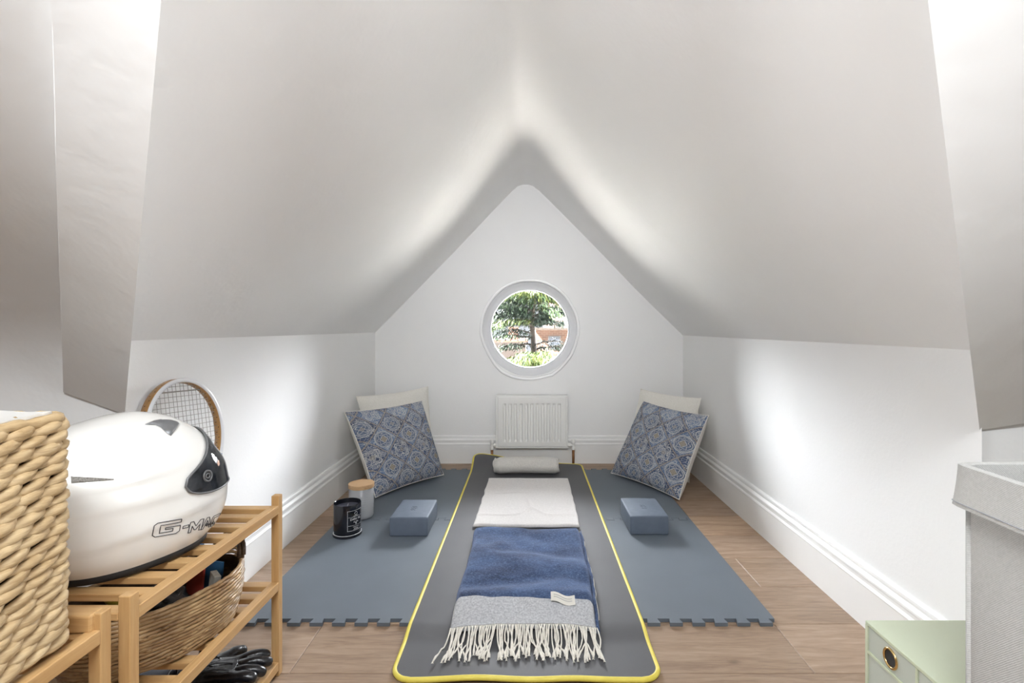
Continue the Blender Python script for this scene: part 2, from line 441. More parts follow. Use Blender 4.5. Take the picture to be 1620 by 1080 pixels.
def add_grid(bm, nu, nv, fn, uvfn=None, mi=0, closed_u=False):
    g = [[bm.verts.new(fn(i/nu, j/nv)) for i in range(nu+(0 if closed_u else 1))] for j in range(nv+1)]
    uvl = bm.loops.layers.uv.verify() if uvfn else None
    for j in range(nv):
        for i in range(nu):
            i2 = (i+1) % nu if closed_u else i+1
            f = bm.faces.new((g[j][i], g[j][i2], g[j+1][i2], g[j+1][i])); f.smooth = True; f.material_index = mi
            if uvl:
                for lp, (a, b) in zip(f.loops, ((i,j),(i+1,j),(i+1,j+1),(i,j+1))): lp[uvl].uv = uvfn(a/nu, b/nv)
    return g
def sweep_profile(prof, a, b, out, up=Vector((0,0,1))):
    """extrude a 2-D profile (distance out from wall, height) from a to b"""
    bm = bmesh.new(); A = [bm.verts.new(Vector(a)+out*p+up*q) for p, q in prof]; B = [bm.verts.new(Vector(b)+out*p+up*q) for p, q in prof]
    n = len(prof)
    for i in range(n): bm.faces.new((A[i], A[(i+1) % n], B[(i+1) % n], B[i]))
    bm.faces.new(A); bm.faces.new(B[::-1]); return bm
def nz(v, s=1.0): return mnoise.noise(Vector(v)*s)
def sm(a, b, x):
    t = max(0, min(1, (x-a)/(b-a))); return t*t*(3-2*t)
def lerp_tab(tab, x):
    for (x0, y0), (x1, y1) in zip(tab, tab[1:]):
        if x <= x1: 
            t = (x-x0)/(x1-x0); return y0+(y1-y0)*t
    return tab[-1][1]
def text_bm(txt, bevel=0, fill=True, shear=0, spacing=1.0, ext=0.0):
    cu = bpy.data.curves.new('lettering', 'FONT'); cu.body = txt; cu.size = 1; cu.shear = shear; cu.space_character = spacing
    if not fill: cu.fill_mode = 'NONE'; cu.bevel_depth = bevel; cu.bevel_resolution = 0
    cu.resolution_u = 3; cu.extrude = ext
    o = bpy.data.objects.new('lettering', cu); C.objects.link(o)
    bpy.context.view_layer.update()
    me = bpy.data.meshes.new_from_object(o.evaluated_get(bpy.context.evaluated_depsgraph_get()))
    bm = bmesh.new(); bm.from_mesh(me)
    bpy.data.objects.remove(o); bpy.data.curves.remove(cu); bpy.data.meshes.remove(me)
    return bm
def bounds2(bm):
    xs = [v.co.x for v in bm.verts]; ys = [v.co.y for v in bm.verts]
    return min(xs), max(xs), min(ys), max(ys)

# ------------------------------------------------------------------ the room
XL, XR, YB = -.93, .937, 3.07
G = [(592.6,526),(661.9,456.5),(723,394),(788,325),(812,300.5),(819,293.2),(827,291.5),(836,291.5),(844,293.6),(852,300.5),(886,334),(943,392),(1008,460),(1078.5,530.4)]
gp = [((x-VPX)/F_PX*YB, CAMH-(y-VPY)/F_PX*YB) for x, y in G]
gp[0] = (XL, gp[0][1]); gp[-1] = (XR, gp[-1][1])
ZEL, ZER = gp[0][1], gp[-1][1]
RZ = max(z for x, z in gp); YR = .10
def roofY(x, z):
    yk = 1.17 if x < 0 else 1.055
    return yk-(z-.75)/(RZ-.75)*(yk-YR)
# floor: individual boards across the room
bm = bmesh.new(); vc = bm.loops.layers.color.new('plank')
y = -2.8; k = 0
while y < 3.2:
    y1 = y+.2; xx = -2.4+random.uniform(-.4, .2)
    fixed = {1.2: [-.568-1.2, -.568, .68], 1.4: [-1.2, -.1, 1.25], 1.6: [-1.6, -.5, .735, 2.0], 1.8: [-.7, 1.0], 2.0:[-1.3,.1,1.4]}
    key = round(y, 1); js = fixed.get(key)
    cuts = [-2.4]+(js if js else [])+[2.4]
    if not js:
        cuts = [-2.4]; c = -2.4+random.uniform(.5, 1.5)
        while c < 2.4: cuts.append(c); c += random.uniform(1.2, 1.9)
        cuts.append(2.4)
    for a, b in zip(cuts, cuts[1:]):
        g = .0007
        fs0 = set(bm.faces); add_box(bm, (a+g, y+g, -.02), (b-g, y1-g, 0), .0012, seg=1)
        col = (random.random(), random.random(), random.random(), 1)
        for f in set(bm.faces)-fs0:
            for lp in f.loops: lp[vc] = col
    y = y1
add_box(bm, (-2.4, -2.8, -.06), (2.4, 3.2, -.021))
struct('floor', bm, 'floor')
# nook side walls and gable wall
def wall_strip(x, y0, y1, z):
    return poly([(x, y0, -.02), (x, y1, -.02), (x, y1, z), (x, y0, z)])
struct('wall_left', poly([(XL, 1.158, -.02), (XL, YB+.1, -.02), (XL, YB+.1, ZEL+.005), (XL, 1.062, ZEL+.005), (XL, 1.085, .725), (XL, 1.14, .665), (XL, 1.160, .625)]), 'paint')
struct('wall_right', poly([(XR, 1.045, -.02), (XR, YB+.1, -.02), (XR, YB+.1, ZER+.005), (XR, .945, ZER+.005), (XR, .972, .72), (XR, 1.022, .66), (XR, 1.045, .612)]), 'paint')
bm = bmesh.new()
WC = ((838-VPX)/F_PX*YB, .812)      # window centre
outer = [(XL-.1, -.02), (XR+.1, -.02), (XR+.1, ZER+.0)] + [(x, z+.02) for x, z in reversed(gp[1:-1])] + [(XL-.1, ZEL)]
ov = [bm.verts.new((x, YB, z)) for x, z in outer]
RH = .288
hv = [bm.verts.new((WC[0]+RH*math.cos(2*PI*i/96), YB, WC[1]+RH*math.sin(2*PI*i/96))) for i in range(96)]
eds = [bm.edges.new((ov[i], ov[(i+1) % len(ov)])) for i in range(len(ov))] + [bm.edges.new((hv[i], hv[(i+1) % 96])) for i in range(96)]
bmesh.ops.triangle_fill(bm, edges=eds, use_beauty=True)
hb = [bm.verts.new(v.co+Vector((0, .14, 0))) for v in hv]
for i in range(96): bm.faces.new((hv[i], hv[(i+1) % 96], hb[(i+1) % 96], hb[i]))
struct('wall_back', bm, 'paint')
# nook ceilings: gable profile swept forward to the main roof
def ceil_part(name, pts):
    bm = bmesh.new(); rows = []
    ny = 24
    for x, z in pts:
        yf = roofY(x, z)-.02
        rows.append([bm.verts.new((x, yf+(YB+.05-yf)*j/ny, z)) for j in range(ny+1)])
    for A, B in zip(rows, rows[1:]):
        for j in range(ny): f = bm.faces.new((A[j], A[j+1], B[j+1], B[j])); f.smooth = True
    struct(name, bm, 'ceiling_lit')
def dens(pts, n=6):
    out = []
    for (a, b), (c, d) in zip(pts, pts[1:]):
        L = math.hypot(c-a, d-b); m = max(1, int(L/.06))
        out += [(a+(c-a)*i/m, b+(d-b)*i/m) for i in range(m)]
    return out+[pts[-1]]
def soften(pts, k=2):
    p = [Vector(q) for q in pts]
    for _ in range(k): p = [p[0]]+[(p[i-1]+p[i]*2+p[i+1])/4 for i in range(1, len(p)-1)]+[p[-1]]
    return [(v.x, v.y) for v in p]
ceil_part('ceiling', soften(dens(gp), 1))
# main room: knee walls, roof slopes, flat ceiling, side and rear walls
X2, Y2, Z2 = 2.2, -.5, 2.25
def cove(yk, xs0, xs1):
    """roof slope with rounded transition into the knee wall"""
    s = (RZ-.75)/(yk-YR); prof = []
    R = .16
    prof.append((yk, -.02)); prof.append((yk, .75-R))
    for i in range(1, 9):
        t = i/9; p0 = Vector((yk, .75-R)); p1 = Vector((yk, .75)); p2 = Vector((yk-R/math.hypot(1, s), .75+R*s/math.hypot(1, s)))
        q = p0*(1-t)**2+p1*2*t*(1-t)+p2*t*t; prof.append((q.x, q.y))
    prof.append((yk-R/math.hypot(1, s), .75+R*s/math.hypot(1, s)))
    return prof
pl = cove(1.17, 0, 0); pr = cove(1.055, 0, 0)
bm = bmesh.new()
def valleyx(side, z):
    pts = gp if side > 0 else gp
    # x of the nook ceiling at height z on that side
    seg = [(x, zz) for x, zz in gp if (x <= -.02 if side < 0 else x >= .0)]
    if side < 0:
        if z <= seg[0][1]: return XL
        for (a, b), (c, d) in zip(seg, seg[1:]):
            if b <= z <= d: return a+(c-a)*(z-b)/(d-b)
        return 0
    if z <= seg[-1][1]: return XR
    for (a, b), (c, d) in zip(seg, seg[1:]):
        if d <= z <= b: return a+(c-a)*(z-b)/(d-b)
    return 0
for side, prof, yk in ((-1, pl, 1.17), (1, pr, 1.055)):
    pp = list(prof)
    y0, z0 = pp[-1]
    for i in range(1, 15): t = i/14; pp.append((y0+(YR-y0)*t, z0+(RZ-z0)*t))
    inner = [bm.verts.new((valleyx(side, z), y, z)) for y, z in pp]; outr = [bm.verts.new((side*X2, y, z)) for y, z in pp]
    for i in range(len(pp)-1):
        f = bm.faces.new((inner[i], inner[i+1], outr[i+1], outr[i])); f.smooth = True
add_poly(bm, [(-X2, YR, RZ), (X2, YR, RZ), (X2, Y2, Z2), (-X2, Y2, Z2)])
struct('wall_front', bm, 'paint_rough')
struct('ceiling', poly([(-X2, Y2, Z2), (X2, Y2, Z2), (X2, -2.8, Z2), (-X2, -2.8, Z2)]), 'paint')
struct('wall_side', poly([(-1.95, 1.3, -.02), (-1.95, -2.8, -.02), (-1.95, -2.8, Z2+.1), (-1.95, -.2, Z2+.1), (-1.95, 1.3, .8)]), 'paint_far')
struct('wall_side', poly([(1.95, 1.3, -.02), (1.95, -2.8, -.02), (1.95, -2.8, Z2+.1), (1.95, -.2, Z2+.1), (1.95, 1.3, .8)]), 'paint_far')
struct('wall_rear', poly([(-X2, -2.7, -.02), (X2, -2.7, -.02), (X2, -2.7, Z2+.1), (-X2, -2.7, Z2+.1)]), 'paint_far')
# boxed rafters either side of the opening
def rafter(name, R0, R2, L0, L2):
    k = 1.45
    R3 = R0+(R2-R0)*k; L3 = L0+(L2-L0)*k
    bm = bmesh.new(); nseg = 20; up = Vector((0, -.004, .11)); rows = []
    for i in range(nseg+1):
        t = i/nseg; r = R0+(R3-R0)*t; l = L0+(L3-L0)*t
        wob = Vector((nz((t*7, r.x*3, 1))*.004, 0, nz((t*9, 4, r.x))*.003))*sm(0, .1, t)
        rd = (r-l).normalized()
        rows.append([bm.verts.new(q) for q in (l+up, l+wob, l+wob+rd*.012, l+rd*.03+wob*.3, r-rd*.006, r, r+up)])
    for A, B in zip(rows, rows[1:]):
        for j in range(6): f = bm.faces.new((A[j], A[j+1], B[j+1], B[j]))
    bm.faces.new(rows[0]); bm.faces.new(rows[-1][::-1])
    o = struct(name, bm, 'paint_rough'); return sharp(o, 30)
rafter('beam_left', Vector((XL, 1.165, .62)), P(255, 0, .60), P(100, 620, 1.155), P(80, 0, .60))
rafter('beam_right', Vector((XR, 1.05, .607)), P(1468, 0, .565), Vector((1.075, 1.04, .632)), P(1468, 0, .565)+Vector((.16, 0, .0)))
# baseboards
prof = [(0,0),(.020,0),(.020,.112),(.0215,.116),(.019,.121),(.016,.123),(.0165,.131),(.018,.136),(.0175,.141),(.013,.146),(.010,.149),(.0105,.155),(.0095,.161),(.006,.165),(0,.166)]
struct('baseboard_left', sweep_profile(prof, (XL, 1.17, 0), (XL, YB, 0), Vector((1,0,0))), 'trim')
struct('baseboard_right', sweep_profile(prof, (XR, 1.05, 0), (XR, YB, 0), Vector((-1,0,0))), 'trim')
struct('baseboard_back', sweep_profile(prof, (XL, YB, 0), (XR, YB, 0), Vector((0,-1,0))), 'trim')

# round window
k = YB/F_PX/5.4
bp = [(115,545),(130,640),(170,740),(230,840),(272,888),(290,905),(312,920),(380,950),(455,966),(530,971),(585,967),(640,955),(700,941),(720,935),(740,920),(800,870),(880,770),(925,660),(945,545),(925,420),(860,300),(810,240),(740,185),(640,142),(530,130),(420,142),(310,190),(210,285),(140,410)]
pts = [Vector((WC[0]+(x-530)*k, YB-.004, WC[1]-(y-545)*k)) for x, y in bp]
def catmull(pts, n=6, closed=True):
    out = []; N = len(pts)
    for i in range(N if closed else N-1):
        g = lambda j: pts[(i+j) % N] if closed else pts[max(0, min(N-1, i+j))]
        p0, p1, p2, p3 = g(-1), g(0), g(1), g(2)
        for s in range(n):
            t = s/n
            out.append(.5*((2*p1)+(p2-p0)*t+(2*p0-5*p1+4*p2-p3)*t*t+(3*p1-p0-3*p2+p3)*t**3))
    if not closed: out.append(pts[-1])
    return out
win = bpy.data.objects.new('window_1', None); C.objects.link(win); win['kind'] = 'structure'; win['label'] = 'round white window in the gable wall above the radiator'
bead = catmull(pts, 5)
bm = bmesh.new(); add_tube(bm, bead, .0098, 10, closed=True); obj('window_bead', bm, 'bead', win, True)
def yring(prof, seg=96, mi=0, bm=None):
    bm = bm or bmesh.new(); rings = []
    for r, yy in prof: rings.append([bm.verts.new((WC[0]+r*math.cos(2*PI*i/seg), yy, WC[1]+r*math.sin(2*PI*i/seg))) for i in range(seg)])
    for A, B in zip(rings, rings[1:]):
        for i in range(seg): f = bm.faces.new((A[i], A[(i+1) % seg], B[(i+1) % seg], B[i])); f.smooth = True
    return bm
# plaster return between bead and frame
bm = bmesh.new(); n = len(bead)
A = [bm.verts.new(p+Vector((0,.003,0))) for p in bead]
def rad(p, r, yy): 
    d = Vector((p.x-WC[0], 0, p.z-WC[1])).normalized(); return Vector((WC[0]+d.x*r, yy, WC[1]+d.z*r))
B = [bm.verts.new(rad(p, .283, YB+.012)) for p in bead]
for i in range(n): bm.faces.new((A[i], A[(i+1) % n], B[(i+1) % n], B[i]))
obj('window_surround', bm, 'upvc', win)
o = obj('window_frame', yring([(.29, YB+.10), (.289, YB+.010), (.283, YB+.008), (.266, YB+.022), (.262, YB+.024), (.244, YB+.030), (.241, YB+.024), (.2375, YB+.024), (.234, YB+.034), (.234, YB+.037), (.262, YB+.047), (.262, YB+.10)]), 'upvc', win); sharp(o, 25)
obj('window_glass', yring([(.2345, YB+.0355), (.0001, YB+.0355)]), 'glass', win)

# ------------------------------------------------------------------ outside the window
YT = 9.0
def T(px, py, Y=YT): return P(px, py, Y)
tree = thing('conifer_tree', (T(842, 518).x, YT, -5), 'drooping evergreen conifer with tips painted sunlit just outside the round window', 'tree')
org = Vector(tree.location)
bm = bmesh.new()
tp = [T(850, 1200), T(846, 700), T(845, 560), T(843, 535), T(841, 510), T(843, 490), T(848, 470), T(852, 440), T(856, 380), T(860, 300)]
tp[0].z = -5
add_tube(bm, [p-org for p in tp], [.2, .12, .06, .05, .045, .04, .035, .03, .025, .01], 10)
for v in bm.verts: v.co += Vector((nz(v.co, 6), nz(v.co+Vector((9,9,9)), 6), 0))*.02
obj('trunk', bm, 'bark', tree, True)
# branches: (start px,py) -> (end px,py), y spread, leaf tone, leaf drop length, count
rnd = random.Random(3)
brs = [((843,535),(775,536),-.3,.30,.05,500,.5),((843,528),(790,524),.2,.25,.06,340,.5),((842,545),(760,562),-.2,.35,.07,500,.6),
       ((846,478),(790,470),-.4,.55,.10,900,1),((848,470),(900,478),-.3,.8,.13,1500,1),((848,462),(870,450),-.5,.85,.13,1300,1),((848,466),(812,462),-.4,.9,.13,1400,1),
       ((843,492),(780,483),-.1,.30,.09,1000,1),((846,482),(800,474),.2,.45,.09,700,1),((844,498),(776,500),.1,.22,.08,1300,1),((843,508),(770,518),-.2,.75,.10,1100,1),((842,502),(800,492),.4,.15,.07,1100,1),
       ((845,500),(905,494),.2,.2,.08,900,1),((844,512),(890,512),-.1,.2,.06,700,.8),((844,505),(872,506),.3,.12,.07,700,1),((848,490),(893,489),.3,.35,.08,600,1),((850,480),(880,500),-.5,.6,.09,350,.7),
       ((845,545),(905,545),.3,.12,.03,220,.6),((848,552),(915,556),.2,.25,.06,500,.8),
       ((846,574),(790,572),-.8,.8,.12,1500,1),((846,572),(895,572),-.8,.85,.12,1500,1),((846,568),(862,560),-1.0,.9,.12,1500,1),((846,568),(826,562),-1.0,.85,.12,1500,1),
       ((846,590),(770,600),-.6,.5,.14,900,1),((846,590),(930,600),-.6,.5,.14,900,1),((843,470),(760,440),-.2,.5,.12,900,1),((850,450),(930,430),-.2,.5,.12,900,1),((852,420),(780,400),0,.4,.12,700,1),((852,400),(910,370),0,.4,.12,700,1),
       ((846,640),(740,660),-.4,.4,.15,900,1),((846,640),(950,660),-.4,.4,.15,900,1)]
bmB = bmesh.new(); bmL = bmesh.new(); lc = bmL.loops.layers.color.new('leaf')
for (s, e_, dy, tone, drop, cnt, thick) in brs:
    a = T(*s); b = T(*e_); b.y += dy
    L = (b-a).length; arc = .08*L
    pth = []
    for i in range(9):
        t = i/8; q = a.lerp(b, t); q.z += arc*math.sin(PI*t)+nz((s[0]+i*.7, s[1], 3))*.02; pth.append(q)
    add_tube(bmB, [p-org for p in pth], [.022*(1-.85*i/8)*thick+.004 for i in range(9)], 6)
    for _ in range(cnt):
        t = rnd.random()**.7; i = min(7, int(t*8)); q = pth[i].lerp(pth[i+1], t*8-i)
        q = q + Vector((rnd.gauss(0, .05), rnd.gauss(0, .16), rnd.gauss(0, .028)))
        ln = drop*rnd.uniform(.5, 1.2); w = rnd.uniform(.006, .013)
        d = Vector((rnd.gauss(0, .45)+(b-a).normalized().x*.4, rnd.gauss(0, .4), -1+rnd.gauss(0, .35))).normalized()
        sd = d.cross(Vector((rnd.gauss(0, 1), rnd.gauss(0, 1), rnd.gauss(0, .4)))).normalized()*w
        q -= org
        f = bmL.faces.new([bmL.verts.new(x) for x in (q, q+d*ln*.45+sd, q+d*ln, q+d*ln*.45-sd)])
        c = max(0, min(1, tone+rnd.gauss(0, .22)))
        for lp in f.loops: lp[lc] = (c, c, c, 1)
obj('branches', bmB, 'bark', tree, True)
obj('foliage', bmL, 'needles', tree, recalc=False)
# brick house beyond the tree
YH = 22.0
def H(px, py, Y=YH): return P(px, py, Y)
hs = thing('brick_house', (0, YH, -5), 'brown brick house with a dark square window, seen behind the conifer trunk', 'house')
def hb(name, lo, hi, m, bev=0):
    o0 = Vector((0, YH, -5)); return obj(name, box(Vector(lo)-o0, Vector(hi)-o0, bev), m, hs)
tz = H(0, 521).z
w_ = hb('wall', (H(847,0).x, YH, -5), (8, YH+6, tz), 'brick')
a, b = H(867, 531), H(887, 547)
f_ = hb('window', (a.x, YH-.03, b.z), (b.x, YH+.05, a.z), 'roof_tile'); f_.data.materials[0] = M['render_wall']
g_ = hb('pane', (a.x+.04, YH-.05, b.z+.04), (b.x-.04, YH-.02, a.z-.04), 'pane_dark'); g_.parent = f_
obj('ledge', box((H(845,0).x, -.12, 5+tz-.02), (8, 0, 5+tz+.08)), 'bark', hs)
rf = poly([(H(866,0).x, 0, 5+tz+.08), (8, 0, 5+tz+.08), (8, 3, 5+tz+2.0), (H(872,0).x, 3, 5+tz+2.0)]); add_poly(rf, [(H(866,0).x, 0, 5+tz+.08), (H(872,0).x, 3, 5+tz+2.0), (H(866,0).x, 6, 5+tz+.08)])
obj('roof', rf, 'brick', hs)
ph = thing('pale_house', (-3, 28, -5), 'pale rendered house with red chimney far behind the conifer branches', 'house')
def pb(name, lo, hi, m): o0 = Vector((-3, 28, -5)); return obj(name, box(Vector(lo)-o0, Vector(hi)-o0), m, ph)
q = P(785, 541, 28); q2 = P(832, 541, 28)
pb('wall', (q.x-4, 28, -5), (q2.x, 33, q.z), 'render_wall')
pb('roof', (q.x-4.2, 27.8, q.z), (q2.x+.1, 33.2, q.z+.12), 'roof_tile')
c1, c2 = P(804, 517, 28.5), P(820, 533, 28.5)
pb('chimney', (c1.x, 28.5, q.z), (c2.x, 29.1, c1.z), 'roof_tile')
struct('ground', poly([(-30, 3.4, -5), (30, 3.4, -5), (30, 60, -5), (-30, 60, -5)]), 'lawn')
struct('bounce_slab', box((-6, 3.22, -2.7), (6, 8.1, -2.4)), 'ground')  # unseen pale slab added to bounce daylight up onto the ceilings

# ------------------------------------------------------------------ radiator
R0, R1 = P(785.5, 625, 3.0), P(897.5, 708, 3.0)
rx0, rx1, rz0, rz1 = R0.x, R1.x, R1.z, R0.z
rad_ = thing('radiator', ((rx0+rx1)/2, 3.0, rz0), 'small white panel radiator with vertical grooves under the round window', 'radiator')
o0 = Vector(rad_.location)
W_, H_ = rx1-rx0, rz1-rz0
def grv(u, v):
    x = (u-.5)*W_; z = v*H_
    m = sm(.036, .048, z)*(1-sm(H_-.056, H_-.049, z))
    ed = .032
    ph_ = ((x+W_/2-ed)/((W_-2*ed)/11))
    fr = ph_-math.floor(ph_)
    g = 0
    if 0 <= ph_ < 11: g = sm(.20, .36, fr)*(1-sm(.64, .80, fr))
    y = -.0115+.0105*m*g
    if u < .02 or u > .98 or v < .02 or v > .98: y = -.001
    return Vector((x, y, z))
bm = bmesh.new(); add_grid(bm, 240, 70, grv); o = obj('front_panel', bm, 'radiator', rad_, True)
obj('back_panel', box((-W_/2+.004, .001, .004), (W_/2-.004, .050, H_-.014), .003), 'radiator', rad_)
bm = bmesh.new(); add_box(bm, (-W_/2-.003, -.006, H_-.012), (W_/2+.003, .052, H_), .002)
obj('top_grille', bm, 'radiator', rad_)
bm = bmesh.new(); add_box(bm, (-W_/2-.003, -.006, -.002), (W_/2+.003, .0, .006), .0015); obj('bottom_lip', bm, 'radiator', rad_)
for s in (-1, 1): obj('side_panel', box((s*(W_/2+.0005)-.003, -.0055, 0), (s*(W_/2+.0005)+.003, .050, H_-.002), .0015), 'radiator', rad_)
for s in (-1, 1): obj('wall_bracket', box((s*.12-.012, .045, .06), (s*.12+.012, .0695, .26), .001), 'radiator', rad_)
for s, px, py0 in ((-1, 778, 729), (1, 907.5, 735)):
    x = P(px, 0, 3.0).x-o0.x; zf = -o0.z
    bm = bmesh.new(); add_lathe(bm, [(0, .045), (.010, .045), (.0125, .042), (.0125, .022), (.009, .018), (.009, .0), (.0115, -.003), (.0115, -.016), (.0, -.017)], 20, (x, .02, 0))
    add_tube(bm, [(x, .02, .010), (s*(W_/2-.01), .02, .010)], .008, 10)
    add_tube(bm, [(x-s*.018, .02, .010), (x-s*.030, .02, .010)], .0115, 6)
    v_ = obj('valve', bm, 'radiator', rad_, True); sharp(v_, 40)
    bm = bmesh.new(); add_tube(bm, [(x, .02, -.016), (x, .02, zf)], .0075, 12); obj('pipe', bm, 'copper', rad_, True)

# ------------------------------------------------------------------ foam tiles
def jig(a, b, n, depth, skip=False, c=0.0):
    """points along a->b with dovetail teeth pushed to the right-hand side of travel; c = clearance of each tooth flank"""
    a, b = Vector(a), Vector(b); d = (b-a)/n; L = d.length; u = d/L; nrm = Vector((u.y, -u.x))
    out = []
    for i in range(n):
        p = a+d*i
        if skip and i in (0, n-1): out.append(p); continue
        out += [p, p+u*(L*.26+c), p+u*(L*.20+c)+nrm*(depth-c), p+u*(L*.80-c)+nrm*(depth-c), p+u*(L*.74-c)]
    return out+[b]
TX = [-.80, -.058, .685]; TYS = [1.386, 2.15, 2.905]; D_ = .021; CL = .0009
ty = [TYS[0]+D_, TYS[1], TYS[2]]
def row_(j, i, c): return jig((TX[i], ty[j]), (TX[i+1], ty[j]), 12, D_, False, c)
def mid_(j, c): return jig((TX[1], ty[j]), (TX[1], ty[j+1]), 12, D_, True, c)
tl = {(0,0): 'blue-grey foam floor tile at the front, beside the bamboo rack', (1,0): 'blue-grey foam floor tile at the front, crossing bare boards towards the mint drawers',
      (0,1): 'blue-grey foam floor tile at the back, under the two candles and a cushion', (1,1): 'blue-grey foam floor tile at the back, with no candles on it'}
for i in range(2):
    for j in range(2):
        pts = row_(j, i, CL)
        if i == 0: pts += mid_(j, CL)[1:]
        else: pts += [Vector((TX[2], TYS[j]+(D_ if j == 0 else 0))), Vector((TX[2], TYS[j+1]))]
        pts += row_(j+1, i, -CL)[::-1][1:]
        if i == 1: pts += mid_(j, -CL)[::-1][1:]
        cl = []
        for p in pts:
            if not cl or (p-cl[-1]).length > 1e-5: cl.append(p)
        if (cl[0]-cl[-1]).length < 1e-5: cl.pop()
        cx = Vector(((TX[i]+TX[i+1])/2, (TYS[j]+TYS[j+1])/2))
        bm = bmesh.new(); vs = [bm.verts.new((*((p-cx)*.9985), .0003)) for p in cl]
        ed = [bm.edges.new((vs[k_], vs[(k_+1) % len(vs)])) for k_ in range(len(vs))]
        r_ = bmesh.ops.triangle_fill(bm, edges=ed, use_beauty=True)
        fs = [g for g in r_['geom'] if isinstance(g, bmesh.types.BMFace)]
        ex = bmesh.ops.extrude_face_region(bm, geom=fs)
        for g in ex['geom']:
            if isinstance(g, bmesh.types.BMVert): g.co.z = .0105
        o = obj('foam_tile', bm, 'eva', loc=(cx.x, cx.y, 0)); o.rotation_euler.z = 0
        tag(o, tl[(i,j)], 'foam tile', 'interlocking foam floor tiles')

# ------------------------------------------------------------------ yoga mat
YM0, YM1, XM0, XM1 = 1.166, 2.955, -.318, .308
def mat_z(x, y):
    z = .0115*sm(1.29, 1.372, y)
    z += .042*math.exp(-((x+.31)/.22)**2)*sm(2.78, 3.0, y)*1.0 + .012*sm(2.86, 2.96, y)*(1-sm(-.1, .3, x))
    z += .006*math.exp(-((x+.12)/.09)**2)*(1-sm(1.18, 1.32, y)) + .004*math.exp(-((x-.1)/.07)**2)*(1-sm(1.18, 1.30, y))
    z += .0012*(1+nz((x*3, y*5, 2)))*1.2
    return z
def mat_xy(u, v):
    Lm = YM1-YM0; d = min(v, 1-v)*Lm; r = .045
    hw = (XM1-XM0)/2; h = hw-(r-math.sqrt(max(0, r*r-(r-d)**2))) if d < r else hw
    x = (XM0+XM1)/2+(2*u-1)*h; y = YM0+v*Lm
    y += .10*(1-.5)*0
    if v > .5: y += .05*(v-.5)*2*(1-u)*sm(.9, 1, v)*.6
    return x, y
mt = thing('exercise_mat', (0, 2.07, 0), 'long grey exercise mat with yellow edging running towards the radiator', 'exercise mat')
def vmap(v):  # denser rows at both ends
    return v
bm = bmesh.new(); nv = 160
vv = sorted(set([i/nv for i in range(nv+1)]+[i*.002 for i in range(14)]+[1-i*.002 for i in range(14)]))
top = []; bot = []
for v in vv:
    rt = []; rb = []
    for i in range(61):
        x, y = mat_xy(i/60, v); z = mat_z(x, y)
        rt.append(bm.verts.new((x, y-2.07, z+.010))); rb.append(bm.verts.new((x, y-2.07, z+.0005)))
    top.append(rt); bot.append(rb)
for A, B in zip(top, top[1:]):
    for i in range(60): bm.faces.new((A[i], A[i+1], B[i+1], B[i]))
for A, B in zip(bot, bot[1:]):
    for i in range(60): bm.faces.new((A[i], B[i], B[i+1], A[i+1]))
obj('mat_pad', bm, 'pvc_grey', mt, True)
per = [(i/60, 0) for i in range(61)]+[(1, v) for v in vv[1:]]+[(1-i/60, 1) for i in range(1, 61)]+[(0, v) for v in vv[-2:0:-1]]
pp = []
for u, v in per:
    x, y = mat_xy(u, v); q = Vector((x, y-2.07, mat_z(x, y)+.0062))
    if not pp or (q-pp[-1]).length > .004: pp.append(q)
bm = bmesh.new(); add_tube(bm, pp, .0062, 8, closed=True); obj('edge_binding', bm, 'yellow', mt, True)

# ------------------------------------------------------------------ soft goods
def soft_slab(name, quad, base, thick, mats, parent=None, nu=50, nv=50, seed=0, hfn=None, r=.012, wob=.003, loc=None, edge=0):
    """quad = front-left, front-right, back-right, back-left on the ground plane"""
    q = [Vector((*p, 0)) for p in quad]; o0 = Vector(loc or (0,0,0)); bm = bmesh.new()
    lx = (q[1]-q[0]).length; ly = (q[3]-q[0]).length
    def f(u, v, side):
        u2 = u; v2 = v
        p = (q[0]*(1-u2)+q[1]*u2)*(1-v2)+(q[3]*(1-u2)+q[2]*u2)*v2
        p = p+Vector((nz((v*6, seed, u*.5), 1.3)*wob*(1 if u < .5 else -1), nz((u*5, seed+3, v*.5))*wob, 0))
        th = thick*(1+.0)
        if hfn: th = hfn(u, v)
        d = min(u*lx, (1-u)*lx, v*ly, (1-v)*ly)
        e_ = math.sqrt(max(0, 1-(1-min(1, d/r))**2))
        bz = base(p.x, p.y) if callable(base) else base
        if side: z = bz+th*.5+th*.5*e_
        else: z = bz+th*.5-th*.5*e_
        return p+Vector((0, 0, z+.0006))-o0
    def cm(t, L):   # cluster samples near the edges
        return t
    us = sorted(set([i/nu for i in range(nu+1)]+[k_*r/lx/5 for k_ in range(6)]+[1-k_*r/lx/5 for k_ in range(6)]))
    vs_ = sorted(set([i/nv for i in range(nv+1)]+[k_*r/ly/5 for k_ in range(6)]+[1-k_*r/ly/5 for k_ in range(6)]))
    for side in (1, 0):
        g = [[bm.verts.new(f(u, v, side)) for u in us] for v in vs_]
        for A, B in zip(g, g[1:]):
            for i in range(len(us)-1):
                fc = bm.faces.new((A[i], A[i+1], B[i+1], B[i]))
    bmesh.ops.remove_doubles(bm, verts=bm.verts[:], dist=1e-5)
    return obj(name, bm, mats, parent, True, loc=o0)
mz = lambda x, y: mat_z(x, y)+.0125
